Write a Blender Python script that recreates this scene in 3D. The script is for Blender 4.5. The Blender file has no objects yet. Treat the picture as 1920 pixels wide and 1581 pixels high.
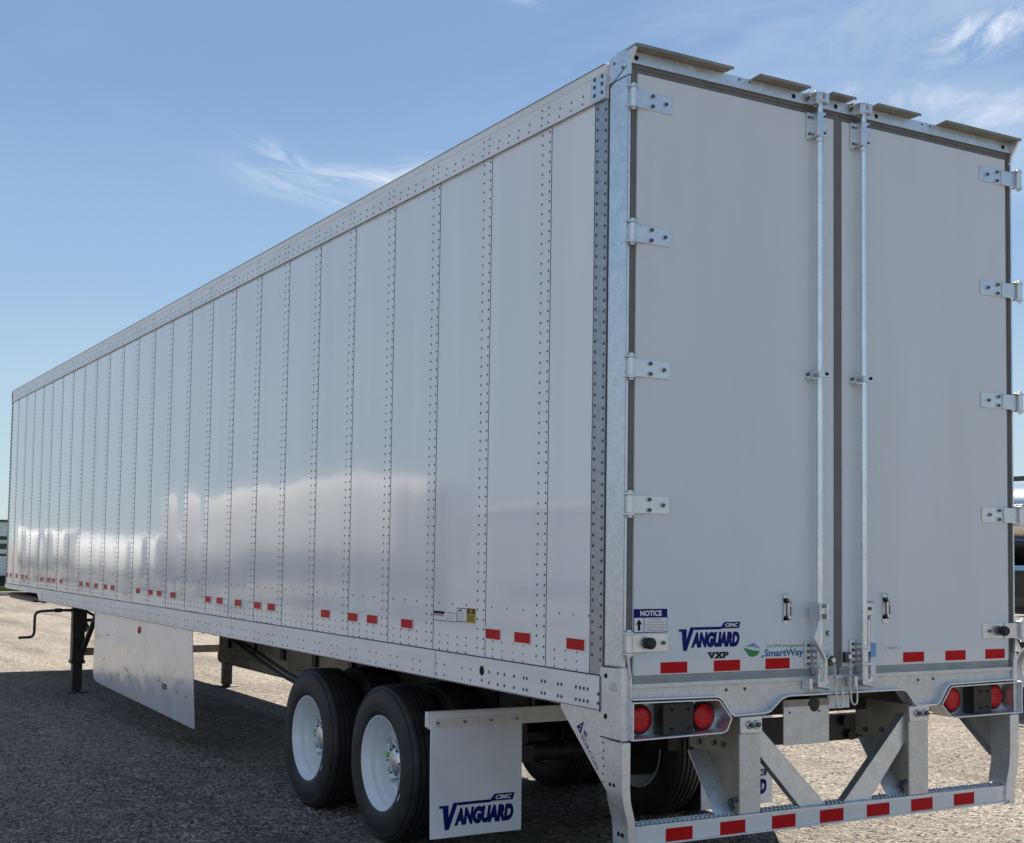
import bpy, math, random
from mathutils import Vector, Matrix
import numpy as np
R = math.radians
random.seed(7)
scn = bpy.context.scene
COL = scn.collection

# ------------------------------------------------------------------ camera
cam_d = bpy.data.cameras.new("camera"); cam = bpy.data.objects.new("camera", cam_d); COL.objects.link(cam)
CAM = Vector((-3.443, -4.969, 1.774)); YAW, PITCH, ROLL = 0.5319, 0.0605, 0.0137
fw = Vector((math.sin(YAW)*math.cos(PITCH), math.cos(YAW)*math.cos(PITCH), math.sin(PITCH)))
rt = Vector((math.cos(YAW), -math.sin(YAW), 0)); up = rt.cross(fw)
r2 = rt*math.cos(ROLL)+up*math.sin(ROLL); u2 = up*math.cos(ROLL)-rt*math.sin(ROLL)
cam.matrix_world = Matrix(((r2.x, u2.x, -fw.x, CAM.x), (r2.y, u2.y, -fw.y, CAM.y), (r2.z, u2.z, -fw.z, CAM.z), (0, 0, 0, 1)))
cam_d.sensor_width = 36; cam_d.lens = 2500.07/1920*36
cam_d.shift_x = -27.7/1920; cam_d.shift_y = 94.5/1920
cam_d.clip_start = 0.05; cam_d.clip_end = 5000
scn.camera = cam

# ------------------------------------------------------------------ light
SUN = Vector((0.52, 0.72, 1.0)).normalized()       # towards the sun
EL = math.asin(SUN.z); AZ = math.atan2(SUN.x, SUN.y)
sd = bpy.data.lights.new("sun", 'SUN'); so = bpy.data.objects.new("sun", sd); COL.objects.link(so)
sd.energy = 5.0; sd.angle = R(0.5); sd.color = (1.0, 0.93, 0.84)
so.rotation_euler = (-SUN).to_track_quat('-Z', 'Y').to_euler()
scn.view_settings.view_transform = 'Standard'; scn.view_settings.look = 'None'
scn.view_settings.exposure = 1.2; scn.view_settings.gamma = 1

w = bpy.data.worlds.new("World"); scn.world = w; w.use_nodes = True
nt = w.node_tree; nt.nodes.clear()
def N(t, **k):
    n = nt.nodes.new(t)
    for a, b in k.items(): setattr(n, a, b)
    return n
L = lambda a, b: nt.links.new(a, b)
sky = N('ShaderNodeTexSky', sky_type='NISHITA', sun_disc=False, sun_elevation=EL, sun_rotation=AZ,
        air_density=1.0, dust_density=0.25, ozone_density=2.2, altitude=200)
tc = N('ShaderNodeTexCoord')
def vmath(op, a, b=None):
    n = N('ShaderNodeVectorMath', operation=op)
    for i, v in enumerate((a, b)):
        if v is None: continue
        if isinstance(v, (tuple, list, Vector)): n.inputs[i].default_value = tuple(v)
        else: L(v, n.inputs[i])
    return n.outputs['Value'] if op in ('DOT_PRODUCT', 'LENGTH') else n.outputs['Vector']
def fmath(op, a, b=None, c=None, clamp=False):
    n = N('ShaderNodeMath', operation=op); n.use_clamp = clamp
    for i, v in enumerate((a, b, c)):
        if v is None: continue
        if isinstance(v, (int, float)): n.inputs[i].default_value = v
        else: L(v, n.inputs[i])
    return n.outputs[0]
D = tc.outputs['Generated']
def azel(az, el):
    az, el = R(az), R(el); return Vector((math.sin(az)*math.cos(el), math.cos(az)*math.cos(el), math.sin(el)))
def wisp(az, el, ang, la, lb, scale, stretch, dens, seed):
    """a feathery cirrus streak centred on one bearing of the sky"""
    c = azel(az, el); e = Vector((math.cos(R(az)), -math.sin(R(az)), 0)); n = e.cross(c)*-1
    n = c.cross(e)*-1 if c.cross(e).z < 0 else c.cross(e)
    t = (e*math.cos(R(ang))+n*math.sin(R(ang))).normalized(); b = (n*math.cos(R(ang))-e*math.sin(R(ang))).normalized()
    U = vmath('DOT_PRODUCT', D, t); V = vmath('DOT_PRODUCT', D, b)
    d = vmath('DOT_PRODUCT', D, c)
    cmb = N('ShaderNodeCombineXYZ'); L(fmath('MULTIPLY', U, scale/stretch), cmb.inputs[0]); L(fmath('MULTIPLY', V, scale), cmb.inputs[1]); cmb.inputs[2].default_value = seed
    nz = N('ShaderNodeTexNoise'); nz.inputs['Scale'].default_value = 1; nz.inputs['Detail'].default_value = 7; nz.inputs['Roughness'].default_value = .62; nz.inputs['Distortion'].default_value = 1.1
    L(cmb.outputs[0], nz.inputs['Vector'])
    q = fmath('ADD', fmath('POWER', fmath('ABSOLUTE', fmath('DIVIDE', U, la)), 2.0), fmath('POWER', fmath('ABSOLUTE', fmath('DIVIDE', V, lb)), 2.0))
    g = fmath('EXPONENT', fmath('MULTIPLY', q, -1.0))
    m = fmath('MULTIPLY', g, fmath('MULTIPLY', fmath('SUBTRACT', nz.outputs['Fac'], 0.36), 3.2, clamp=True))
    m = fmath('MULTIPLY', m, fmath('GREATER_THAN', d, 0.0))
    return fmath('MULTIPLY', m, dens, clamp=True)
WISPS = [(23.6, 15.55, -3, .052, .0085, 50, 7, 1.0, 1.3), (26, 15.9, 5, .045, .010, 46, 5, 1.0, 2.1),
         (20.0, 16.3, -24, .026, .006, 70, 4, .50, 7.7), (20.5, 15.2, -12, .05, .010, 45, 5, .45, 5.0),
         (49.8, 20.9, 14, .045, .015, 42, 2.4, .85, 4.2), (47, 18.6, -8, .08, .014, 30, 4, .62, 9.4),
         (50.5, 17.8, 0, .05, .016, 30, 3, .62, 3.3), (30, 23.2, -10, .02, .006, 60, 3, .5, 6.6), (46, 21, 25, .13, .06, 12, 4, .34, 8.8), (48, 17, -5, .16, .05, 9, 3, .46, 2.7), (40, 20, 8, .14, .06, 10, 4, .30, 1.9)]
tot = None
for a in WISPS:
    m = wisp(*a); tot = m if tot is None else fmath('MAXIMUM', tot, m)
# thin high haze of cirrus over the rest of the sky (seen mainly as reflections)
mp = N('ShaderNodeMapping'); L(D, mp.inputs[0]); mp.inputs['Scale'].default_value = (2.2, 1.3, 5)
nz = N('ShaderNodeTexNoise'); nz.inputs['Scale'].default_value = 1.4; nz.inputs['Detail'].default_value = 5; L(mp.outputs[0], nz.inputs['Vector'])
thin = fmath('MULTIPLY', fmath('MULTIPLY', fmath('SUBTRACT', nz.outputs['Fac'], .5), 1.6, clamp=True), .18)
tot = fmath('MAXIMUM', tot, thin)
# unseen cirrus added away from the sun, to lift ambient on wall and rear
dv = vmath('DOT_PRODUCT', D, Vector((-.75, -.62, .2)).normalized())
fill_veil = fmath('MULTIPLY', fmath('MULTIPLY_ADD', dv, .62, -.03, clamp=True), fmath('MULTIPLY_ADD', nz.outputs['Fac'], .9, .05))
tot = fmath('MAXIMUM', tot, fill_veil)
# pale summer haze low in the sky, deeper blue overhead
sx_ = N('ShaderNodeSeparateXYZ'); L(D, sx_.inputs[0])
rp = N('ShaderNodeValToRGB'); L(fmath('ADD', fmath('MULTIPLY', sx_.outputs[2], .5), .5), rp.inputs[0]); rp.color_ramp.interpolation = 'EASE'
e = rp.color_ramp.elements; e[0].position = .5; e[0].color = (.60, .77, .90, 1); e[1].position = 1.0; e[1].color = (.10, .20, .42, 1)
for p, c in ((.55, (.52, .71, .88, 1)), (.60, (.385, .595, .87, 1)), (.68, (.25, .44, .75, 1))):
    q = e.new(p); q.color = c
gs = vmath('SCALE', rp.outputs[0]); gs.node.inputs['Scale'].default_value = 10.5
sm = N('ShaderNodeMix', data_type='RGBA'); sm.inputs[0].default_value = .66; L(sky.outputs[0], sm.inputs[6]); L(gs, sm.inputs[7])
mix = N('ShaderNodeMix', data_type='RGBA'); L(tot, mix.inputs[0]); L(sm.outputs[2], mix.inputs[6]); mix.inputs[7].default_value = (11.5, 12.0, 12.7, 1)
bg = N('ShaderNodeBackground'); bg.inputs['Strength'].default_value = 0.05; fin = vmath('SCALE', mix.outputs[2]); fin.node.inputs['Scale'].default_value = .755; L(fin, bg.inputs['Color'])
out = N('ShaderNodeOutputWorld'); L(bg.outputs[0], out.inputs[0])

# ------------------------------------------------------------------ materials
def mat(name, col, rough=.5, metal=0., spec=.5, coat=0., vary=0., vscale=6., bump=0., bscale=40., bdist=.01, stretch=(1, 1, 1), rvar=0., dirt=None, dscale=3., damt=.0):
    m = bpy.data.materials.new(name); m.use_nodes = True; t = m.node_tree; b = t.nodes['Principled BSDF']
    b.inputs['Base Color'].default_value = (*col, 1); b.inputs['Roughness'].default_value = rough; b.inputs['Metallic'].default_value = metal
    b.inputs['Specular IOR Level'].default_value = spec; b.inputs['Coat Weight'].default_value = coat; b.inputs['Coat Roughness'].default_value = .04
    co = t.nodes.new('ShaderNodeTexCoord'); mpn = t.nodes.new('ShaderNodeMapping'); mpn.inputs['Scale'].default_value = stretch
    t.links.new(co.outputs['Object'], mpn.inputs[0])
    def noise(s, d=4, r=.55):
        n = t.nodes.new('ShaderNodeTexNoise'); n.inputs['Scale'].default_value = s; n.inputs['Detail'].default_value = d; n.inputs['Roughness'].default_value = r
        t.links.new(mpn.outputs[0], n.inputs['Vector']); return n.outputs['Fac']
    last = None
    if vary:
        rp = t.nodes.new('ShaderNodeValToRGB'); rp.color_ramp.elements[0].position = .3; rp.color_ramp.elements[1].position = .7
        rp.color_ramp.elements[0].color = (*[max(0, c*(1-vary)) for c in col], 1); rp.color_ramp.elements[1].color = (*[min(1, c*(1+vary)) for c in col], 1)
        t.links.new(noise(vscale), rp.inputs[0]); last = rp.outputs[0]
    if dirt:
        mx = t.nodes.new('ShaderNodeMix'); mx.data_type = 'RGBA'
        if last is None: mx.inputs[6].default_value = (*col, 1)
        else: t.links.new(last, mx.inputs[6])
        mx.inputs[7].default_value = (*dirt, 1)
        mr = t.nodes.new('ShaderNodeMapRange'); mr.inputs[1].default_value = .48; mr.inputs[2].default_value = .75; mr.inputs[4].default_value = damt
        t.links.new(noise(dscale, 8, .65), mr.inputs[0]); t.links.new(mr.outputs[0], mx.inputs[0]); last = mx.outputs[2]
    if last is not None: t.links.new(last, b.inputs['Base Color'])
    if rvar:
        mr = t.nodes.new('ShaderNodeMapRange'); mr.inputs[3].default_value = max(.02, rough-rvar); mr.inputs[4].default_value = min(1, rough+rvar)
        t.links.new(noise(vscale*1.7, 5), mr.inputs[0]); t.links.new(mr.outputs[0], b.inputs['Roughness'])
    if bump:
        bn = t.nodes.new('ShaderNodeBump'); bn.inputs['Strength'].default_value = bump; bn.inputs['Distance'].default_value = bdist
        t.links.new(noise(bscale, 3), bn.inputs['Height']); t.links.new(bn.outputs[0], b.inputs['Normal'])
    return m

def galv_mat(name, col, rough, metal=.6, spangle=.22, dent=.12):
    m = bpy.data.materials.new(name); m.use_nodes = True; t = m.node_tree; b = t.nodes['Principled BSDF']
    b.inputs['Metallic'].default_value = metal
    co = t.nodes.new('ShaderNodeTexCoord'); v = t.nodes.new('ShaderNodeTexVoronoi'); v.inputs['Scale'].default_value = 70
    t.links.new(co.outputs['Object'], v.inputs['Vector'])
    n = t.nodes.new('ShaderNodeTexNoise'); n.inputs['Scale'].default_value = 13; n.inputs['Detail'].default_value = 8; n.inputs['Roughness'].default_value = .7
    t.links.new(co.outputs['Object'], n.inputs['Vector'])
    sp = t.nodes.new('ShaderNodeSeparateColor'); t.links.new(v.outputs['Color'], sp.inputs[0])
    ad = t.nodes.new('ShaderNodeMath'); ad.operation = 'MULTIPLY_ADD'; t.links.new(sp.outputs[0], ad.inputs[0]); ad.inputs[1].default_value = spangle
    t.links.new(n.outputs['Fac'], ad.inputs[2])
    rp = t.nodes.new('ShaderNodeValToRGB'); e = rp.color_ramp.elements
    e[0].position = .35; e[0].color = (*[c*.80 for c in col], 1); e[1].position = .95; e[1].color = (*[min(1, c*1.12) for c in col], 1)
    t.links.new(ad.outputs[0], rp.inputs[0]); t.links.new(rp.outputs[0], b.inputs['Base Color'])
    mr = t.nodes.new('ShaderNodeMapRange'); mr.inputs[3].default_value = max(.08, rough-.12); mr.inputs[4].default_value = rough+.14
    t.links.new(ad.outputs[0], mr.inputs[0]); t.links.new(mr.outputs[0], b.inputs['Roughness'])
    bn = t.nodes.new('ShaderNodeBump'); bn.inputs['Strength'].default_value = dent; bn.inputs['Distance'].default_value = .004
    t.links.new(n.outputs['Fac'], bn.inputs['Height']); t.links.new(bn.outputs[0], b.inputs['Normal'])
    return m

def panel_mat():
    """glossy white pre-painted skin, gently oil-canned: long waves along the trailer"""
    m = bpy.data.materials.new('painted_side_skin'); m.use_nodes = True; t = m.node_tree; b = t.nodes['Principled BSDF']
    co = t.nodes.new('ShaderNodeTexCoord')
    def noise(sc, s, d=2):
        mpn = t.nodes.new('ShaderNodeMapping'); mpn.inputs['Scale'].default_value = sc; t.links.new(co.outputs['Object'], mpn.inputs[0])
        n = t.nodes.new('ShaderNodeTexNoise'); n.inputs['Scale'].default_value = s; n.inputs['Detail'].default_value = d; t.links.new(mpn.outputs[0], n.inputs['Vector']); return n.outputs['Fac']
    rp = t.nodes.new('ShaderNodeValToRGB'); e = rp.color_ramp.elements
    e[0].position = .3; e[0].color = (.75, .77, .78, 1); e[1].position = .7; e[1].color = (.81, .82, .825, 1)
    t.links.new(noise((1, 2.2, .12), 1.7, 6), rp.inputs[0]); t.links.new(rp.outputs[0], b.inputs['Base Color'])
    b.inputs['Roughness'].default_value = .115; b.inputs['Specular IOR Level'].default_value = .55
    b.inputs['Coat Weight'].default_value = .5; b.inputs['Coat Roughness'].default_value = .05
    b1 = t.nodes.new('ShaderNodeBump'); b1.inputs['Strength'].default_value = .9; b1.inputs['Distance'].default_value = .055
    t.links.new(noise((1, .42, .26), 1.0, 1), b1.inputs['Height'])
    b2 = t.nodes.new('ShaderNodeBump'); b2.inputs['Strength'].default_value = .25; b2.inputs['Distance'].default_value = .006
    t.links.new(noise((1, 2.6, .5), 1.0, 2), b2.inputs['Height']); t.links.new(b1.outputs[0], b2.inputs['Normal'])
    t.links.new(b2.outputs[0], b.inputs['Normal']); t.links.new(b2.outputs[0], b.inputs['Coat Normal'])
    return m

M = {}
M['skin'] = panel_mat()
M['door'] = mat('door_paint', (.665, .705, .73), .28, vary=.035, vscale=1.1, bump=.30, bscale=1.1, bdist=.02, dirt=(.54, .55, .55), dscale=3.2, damt=.18, stretch=(1.6, 1, .22))
M['rail'] = mat('white_aluminium_rail', (.80, .80, .80), .38, metal=.15, vary=.05, vscale=3, stretch=(1, .3, 2), dirt=(.40, .36, .32), dscale=4, damt=.22)
M['galv'] = galv_mat('galvanised_steel', (.74, .78, .81), .36, .85)
M['galvd'] = galv_mat('dull_galvanised_steel', (.68, .68, .66), .42, .55)
M['strip'] = mat('bare_aluminium_strip', (.40, .41, .43), .42, metal=.7, vary=.12, vscale=30, rvar=.1)
M['alu'] = mat('brushed_aluminium', (.72, .73, .74), .30, metal=.85, vary=.06, vscale=12, rvar=.08)
M['zinc'] = galv_mat('zinc_plated_steel', (.76, .79, .81), .32, .85, .06, .03)
M['rod'] = mat('bright_zinc_rod', (.74, .80, .84), .28, metal=.9, vary=.08, vscale=9, rvar=.08)
M['drip'] = mat('weathered_drip_plate', (.24, .235, .20), .55, metal=.2, vary=.2, vscale=7)
M['rivet'] = mat('rivet_metal', (.10, .105, .11), .28, metal=.6)  # dark base colour stands in for the shading on rivet heads
M['dark'] = mat('sealant_and_shadow_line', (.035, .037, .04), .7)
M['seal'] = mat('rubber_door_seal', (.155, .148, .143), .55, vary=.15, vscale=8)
M['sealg'] = mat('grey_bottom_seal', (.32, .36, .36), .5, vary=.15, vscale=8)
M['black'] = mat('black_paint', (.012, .012, .013), .45, vary=.3, vscale=10, bump=.1, bscale=60)
M['chassis'] = mat('dusty_chassis_paint', (.022, .020, .018), .6, vary=.3, vscale=6, dirt=(.10, .085, .07), dscale=5, damt=.4)
M['beige'] = mat('dusty_galvanised_frame', (.34, .30, .24), .6, metal=.2, vary=.18, vscale=5, dirt=(.12, .10, .08), dscale=4, damt=.5)
M['rubber'] = mat('tyre_rubber', (.016, .016, .017), .62, vary=.25, vscale=9, bump=.15, bscale=70, bdist=.003, dirt=(.055, .048, .042), dscale=5, damt=.5)
M['wheel'] = mat('white_wheel_paint', (.76, .80, .84), .28, coat=.3, vary=.05, vscale=5, dirt=(.55, .50, .45), dscale=7, damt=.25)
M['red'] = mat('red_reflective_tape', (.50, .003, .007), .4, spec=.15, vary=.12, vscale=60)
M['white'] = mat('white_reflective_tape', (.72, .72, .71), .35)
M['lens'] = mat('red_lamp_lens', (.58, .003, .006), .2, spec=.3, coat=.25, vary=.35, vscale=70, bump=.8, bscale=110, bdist=.004)
M['blue'] = mat('navy_print', (.006, .012, .14), .5, spec=.1)
M['ink'] = mat('black_print', (.010, .010, .012), .5, spec=.1)
M['green'] = mat('green_print', (.03, .24, .06), .5)
M['teal'] = mat('teal_print', (.03, .13, .30), .5)
M['sky_blue'] = mat('pale_blue_print', (.16, .36, .62), .5)
M['yellow'] = mat('yellow_print', (.50, .36, .015), .5)
M['faint'] = mat('faint_grey_print', (.46, .46, .46), .5)
M['sticker'] = mat('white_sticker', (.74, .74, .74), .4)
M['flap'] = mat('mud_flap_plastic', (.86, .88, .92), .38, vary=.05, vscale=3, bump=.12, bscale=4, bdist=.01, dirt=(.55, .53, .50), dscale=5, damt=.2)
M['lime'] = mat('green_nut_cap', (.12, .55, .03), .4)
M['wood'] = mat('floor_boards_underside', (.06, .045, .03), .8, vary=.3, vscale=8)
M['bracket'] = mat('flap_bracket_aluminium', (.84, .80, .72), .5, vary=.08, vscale=6, dirt=(.5, .45, .38), dscale=9, damt=.3)
M['skirt'] = mat('skirt_sheet', (.80, .81, .82), .2, metal=.35, coat=.3, vary=.05, vscale=2, bump=.7, bscale=1.5, bdist=.03, dirt=(.55, .53, .50), dscale=6, damt=.25)

# ------------------------------------------------------------------ mesh builder
class MB:
    def __init__(s): s.v = []; s.f = []; s.m = []; s.mats = []
    def mi(s, m):
        m = M[m] if isinstance(m, str) else m
        if m not in s.mats: s.mats.append(m)
        return s.mats.index(m)
    def add(s, vs, fs, m):
        o = len(s.v); k = s.mi(m); s.v += [tuple(p) for p in vs]
        for f in fs: s.f.append(tuple(i+o for i in f)); s.m.append(k)
        return s
    def box(s, x0, x1, y0, y1, z0, z1, m):
        v = [(x, y, z) for z in (z0, z1) for y in (y0, y1) for x in (x0, x1)]
        return s.add(v, [(0, 2, 3, 1), (4, 5, 7, 6), (0, 1, 5, 4), (2, 6, 7, 3), (0, 4, 6, 2), (1, 3, 7, 5)], m)
    def prism(s, poly, a, b, m, axis='y'):
        """poly in the two other axes (x,z / y,z / x,y), extruded from a to b along axis"""
        def P(p, t): return (p[0], t, p[1]) if axis == 'y' else ((t, p[0], p[1]) if axis == 'x' else (p[0], p[1], t))
        n = len(poly); v = [P(p, a) for p in poly]+[P(p, b) for p in poly]
        ar = sum(poly[i][0]*poly[(i+1) % n][1]-poly[(i+1) % n][0]*poly[i][1] for i in range(n))
        f = [tuple(range(n)), tuple(range(2*n-1, n-1, -1))]+[(i, i+n, (i+1) % n+n, (i+1) % n) for i in range(n)]
        flip = (ar > 0) != (b < a)
        if axis == 'y': flip = not flip
        if flip: f = [tuple(reversed(q)) for q in f]
        return s.add(v, f, m)
    def bar(s, p, q, wd, th, m, side=(0, 1, 0)):
        """rectangular bar p->q; wd along 'side', th across"""
        p, q = Vector(p), Vector(q); d = (q-p).normalized(); a = Vector(side); a = (a-d*a.dot(d)).normalized(); b = d.cross(a)
        v = [e+a*(wd/2*i)+b*(th/2*j) for e in (p, q) for i, j in ((-1, -1), (1, -1), (1, 1), (-1, 1))]
        return s.add(v, [(3, 2, 1, 0), (4, 5, 6, 7)]+[(i, (i+1) % 4, (i+1) % 4+4, i+4) for i in range(4)], m)
    def cyl(s, p, q, r, m, n=16, r2=None, cap=True):
        p, q = Vector(p), Vector(q); d = (q-p).normalized(); a = d.orthogonal().normalized(); b = d.cross(a); r2 = r if r2 is None else r2
        v = [p+(a*math.cos(2*math.pi*i/n)+b*math.sin(2*math.pi*i/n))*r for i in range(n)]+[q+(a*math.cos(2*math.pi*i/n)+b*math.sin(2*math.pi*i/n))*r2 for i in range(n)]
        f = [(i, (i+1) % n, (i+1) % n+n, i+n) for i in range(n)]
        if cap: f += [tuple(range(n-1, -1, -1)), tuple(range(n, 2*n))]
        return s.add(v, f, m)
    def tube(s, pts, r, m, n=10, sub=6):
        P = [Vector(p) for p in pts]; Q = []
        for i in range(len(P)-1):
            a, b, c, d = P[max(0, i-1)], P[i], P[i+1], P[min(len(P)-1, i+2)]
            for k in range(sub):
                t = k/sub; Q.append(.5*((2*b)+(c-a)*t+(2*a-5*b+4*c-d)*t*t+(3*b-a-3*c+d)*t**3))
        Q.append(P[-1]); v = []; ref = None
        for i, c in enumerate(Q):
            d = (Q[min(i+1, len(Q)-1)]-Q[max(i-1, 0)]).normalized()
            if ref is None: ref = d.orthogonal()
            ref = (ref-d*ref.dot(d)).normalized(); b = d.cross(ref)
            v += [c+(ref*math.cos(2*math.pi*k/n)+b*math.sin(2*math.pi*k/n))*r for k in range(n)]
        f = [(i*n+k, i*n+(k+1) % n, (i+1)*n+(k+1) % n, (i+1)*n+k) for i in range(len(Q)-1) for k in range(n)]
        f += [tuple(range(n-1, -1, -1)), tuple(range((len(Q)-1)*n, len(Q)*n))]
        return s.add(v, f, m)
    def lathe(s, prof, c, m, n=64, axis='x'):
        """profile of (along axis, radius)"""
        v = []; k = len(prof)
        for i in range(n):
            t = 2*math.pi*i/n
            for a, r in prof:
                p = (a, r*math.cos(t), r*math.sin(t)) if axis == 'x' else ((r*math.cos(t), a, r*math.sin(t)) if axis == 'y' else (r*math.cos(t), r*math.sin(t), a))
                v.append((p[0]+c[0], p[1]+c[1], p[2]+c[2]))
        f = [(i*k+j, i*k+j+1, ((i+1) % n)*k+j+1, ((i+1) % n)*k+j) for i in range(n) for j in range(k-1)]
        return s.add(v, f, m)
    def rivet(s, p, nrm, r, h, m, n=7):
        p = Vector(p); d = Vector(nrm); a = d.orthogonal().normalized(); b = d.cross(a); v = []
        for rr, hh in ((1, 0), (.82, .6), (.45, .95)):
            v += [p+(a*math.cos(2*math.pi*i/n)+b*math.sin(2*math.pi*i/n))*r*rr+d*h*hh for i in range(n)]
        f = [(j*n+i, j*n+(i+1) % n, (j+1)*n+(i+1) % n, (j+1)*n+i) for j in range(2) for i in range(n)]+[tuple(range(2*n, 3*n))]
        return s.add(v, f, m)
    def ribbon(s, pts, y0, y1, t, m, closed=False):
        """plate of thickness t (grown inwards, to the left of the path) following a path in x,z between y0 and y1"""
        P = [Vector((a, b)) for a, b in pts]; n = len(P); O = []
        for i in range(n):
            A = P[i]-P[i-1] if (closed or i > 0) else P[1]-P[0]
            B = P[(i+1) % n]-P[i] if (closed or i < n-1) else P[-1]-P[-2]
            na = Vector((-A.y, A.x)).normalized(); nb = Vector((-B.y, B.x)).normalized(); mm = (na+nb).normalized(); O.append(P[i]+mm*(t/max(.3, mm.dot(na))))
        v = []
        for a, b in zip(P, O): v += [(a.x, y0, a.y), (a.x, y1, a.y), (b.x, y1, b.y), (b.x, y0, b.y)]
        f = []
        for i in range(n if closed else n-1):
            j = (i+1) % n
            for k in range(4): f.append((i*4+k, i*4+(k+1) % 4, j*4+(k+1) % 4, j*4+k))
        if not closed: f += [(3, 2, 1, 0), tuple((n-1)*4+k for k in range(4))]
        return s.add(v, f, m)
    def flat(s, polys, fn, m):
        for q in polys: s.add([fn(*p) for p in q], [tuple(range(len(q)))], m)
        return s
    def build(s, name, parent=None, loc=None, bevel=0, smooth=35, seg=2):
        me = bpy.data.meshes.new(name); me.from_pydata(s.v, [], s.f); me.update()
        for m in s.mats: me.materials.append(m)
        me.polygons.foreach_set('material_index', s.m)
        if smooth:
            me.polygons.foreach_set('use_smooth', [True]*len(me.polygons)); me.set_sharp_from_angle(angle=R(smooth))
        o = bpy.data.objects.new(name, me); COL.objects.link(o)
        if parent is not None:
            o.parent = parent
            if parent.parent is None and parent.type == 'EMPTY': o.location = -parent.location
        if loc is not None: o.location = loc
        if bevel:
            b = o.modifiers.new('bevel', 'BEVEL'); b.width = bevel; b.segments = seg; b.limit_method = 'ANGLE'; b.angle_limit = R(40); b.harden_normals = False
        return o

def thing(name, label, cat, loc, group=None):
    o = bpy.data.objects.new(name, None); COL.objects.link(o); o.location = loc; o.empty_display_size = .3
    o['label'] = label; o['category'] = cat
    if group: o['group'] = group
    return o
def structure(o): o['kind'] = 'structure'; return o

_tc = {}
def text_polys(body, shear=0., bold=0.):
    k = (body, shear, bold)
    if k not in _tc:
        c = bpy.data.curves.new('t', 'FONT'); c.body = body; c.shear = shear; c.offset = bold; c.size = 1; c.resolution_u = 3
        o = bpy.data.objects.new('t', c); COL.objects.link(o); bpy.context.view_layer.update()
        me = bpy.data.meshes.new_from_object(o.evaluated_get(bpy.context.evaluated_depsgraph_get()))
        P = [tuple(v.co[:2]) for v in me.vertices]; F = [[P[i] for i in p.vertices] for p in me.polygons]
        x0 = min(p[0] for p in P); x1 = max(p[0] for p in P); y0 = min(p[1] for p in P); y1 = max(p[1] for p in P)
        _tc[k] = [[((a-x0)/(x1-x0), (b-y0)/(y1-y0)) for a, b in q] for q in F]
        bpy.data.objects.remove(o); bpy.data.curves.remove(c); bpy.data.meshes.remove(me)
    return _tc[k]
def put_text(mb, body, u0, v0, u1, v1, fn, m, shear=0., bold=0.):
    mb.flat([[(u0+a*(u1-u0), v0+b*(v1-v0)) for a, b in q] for q in text_polys(body, shear, bold)], fn, m)

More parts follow.
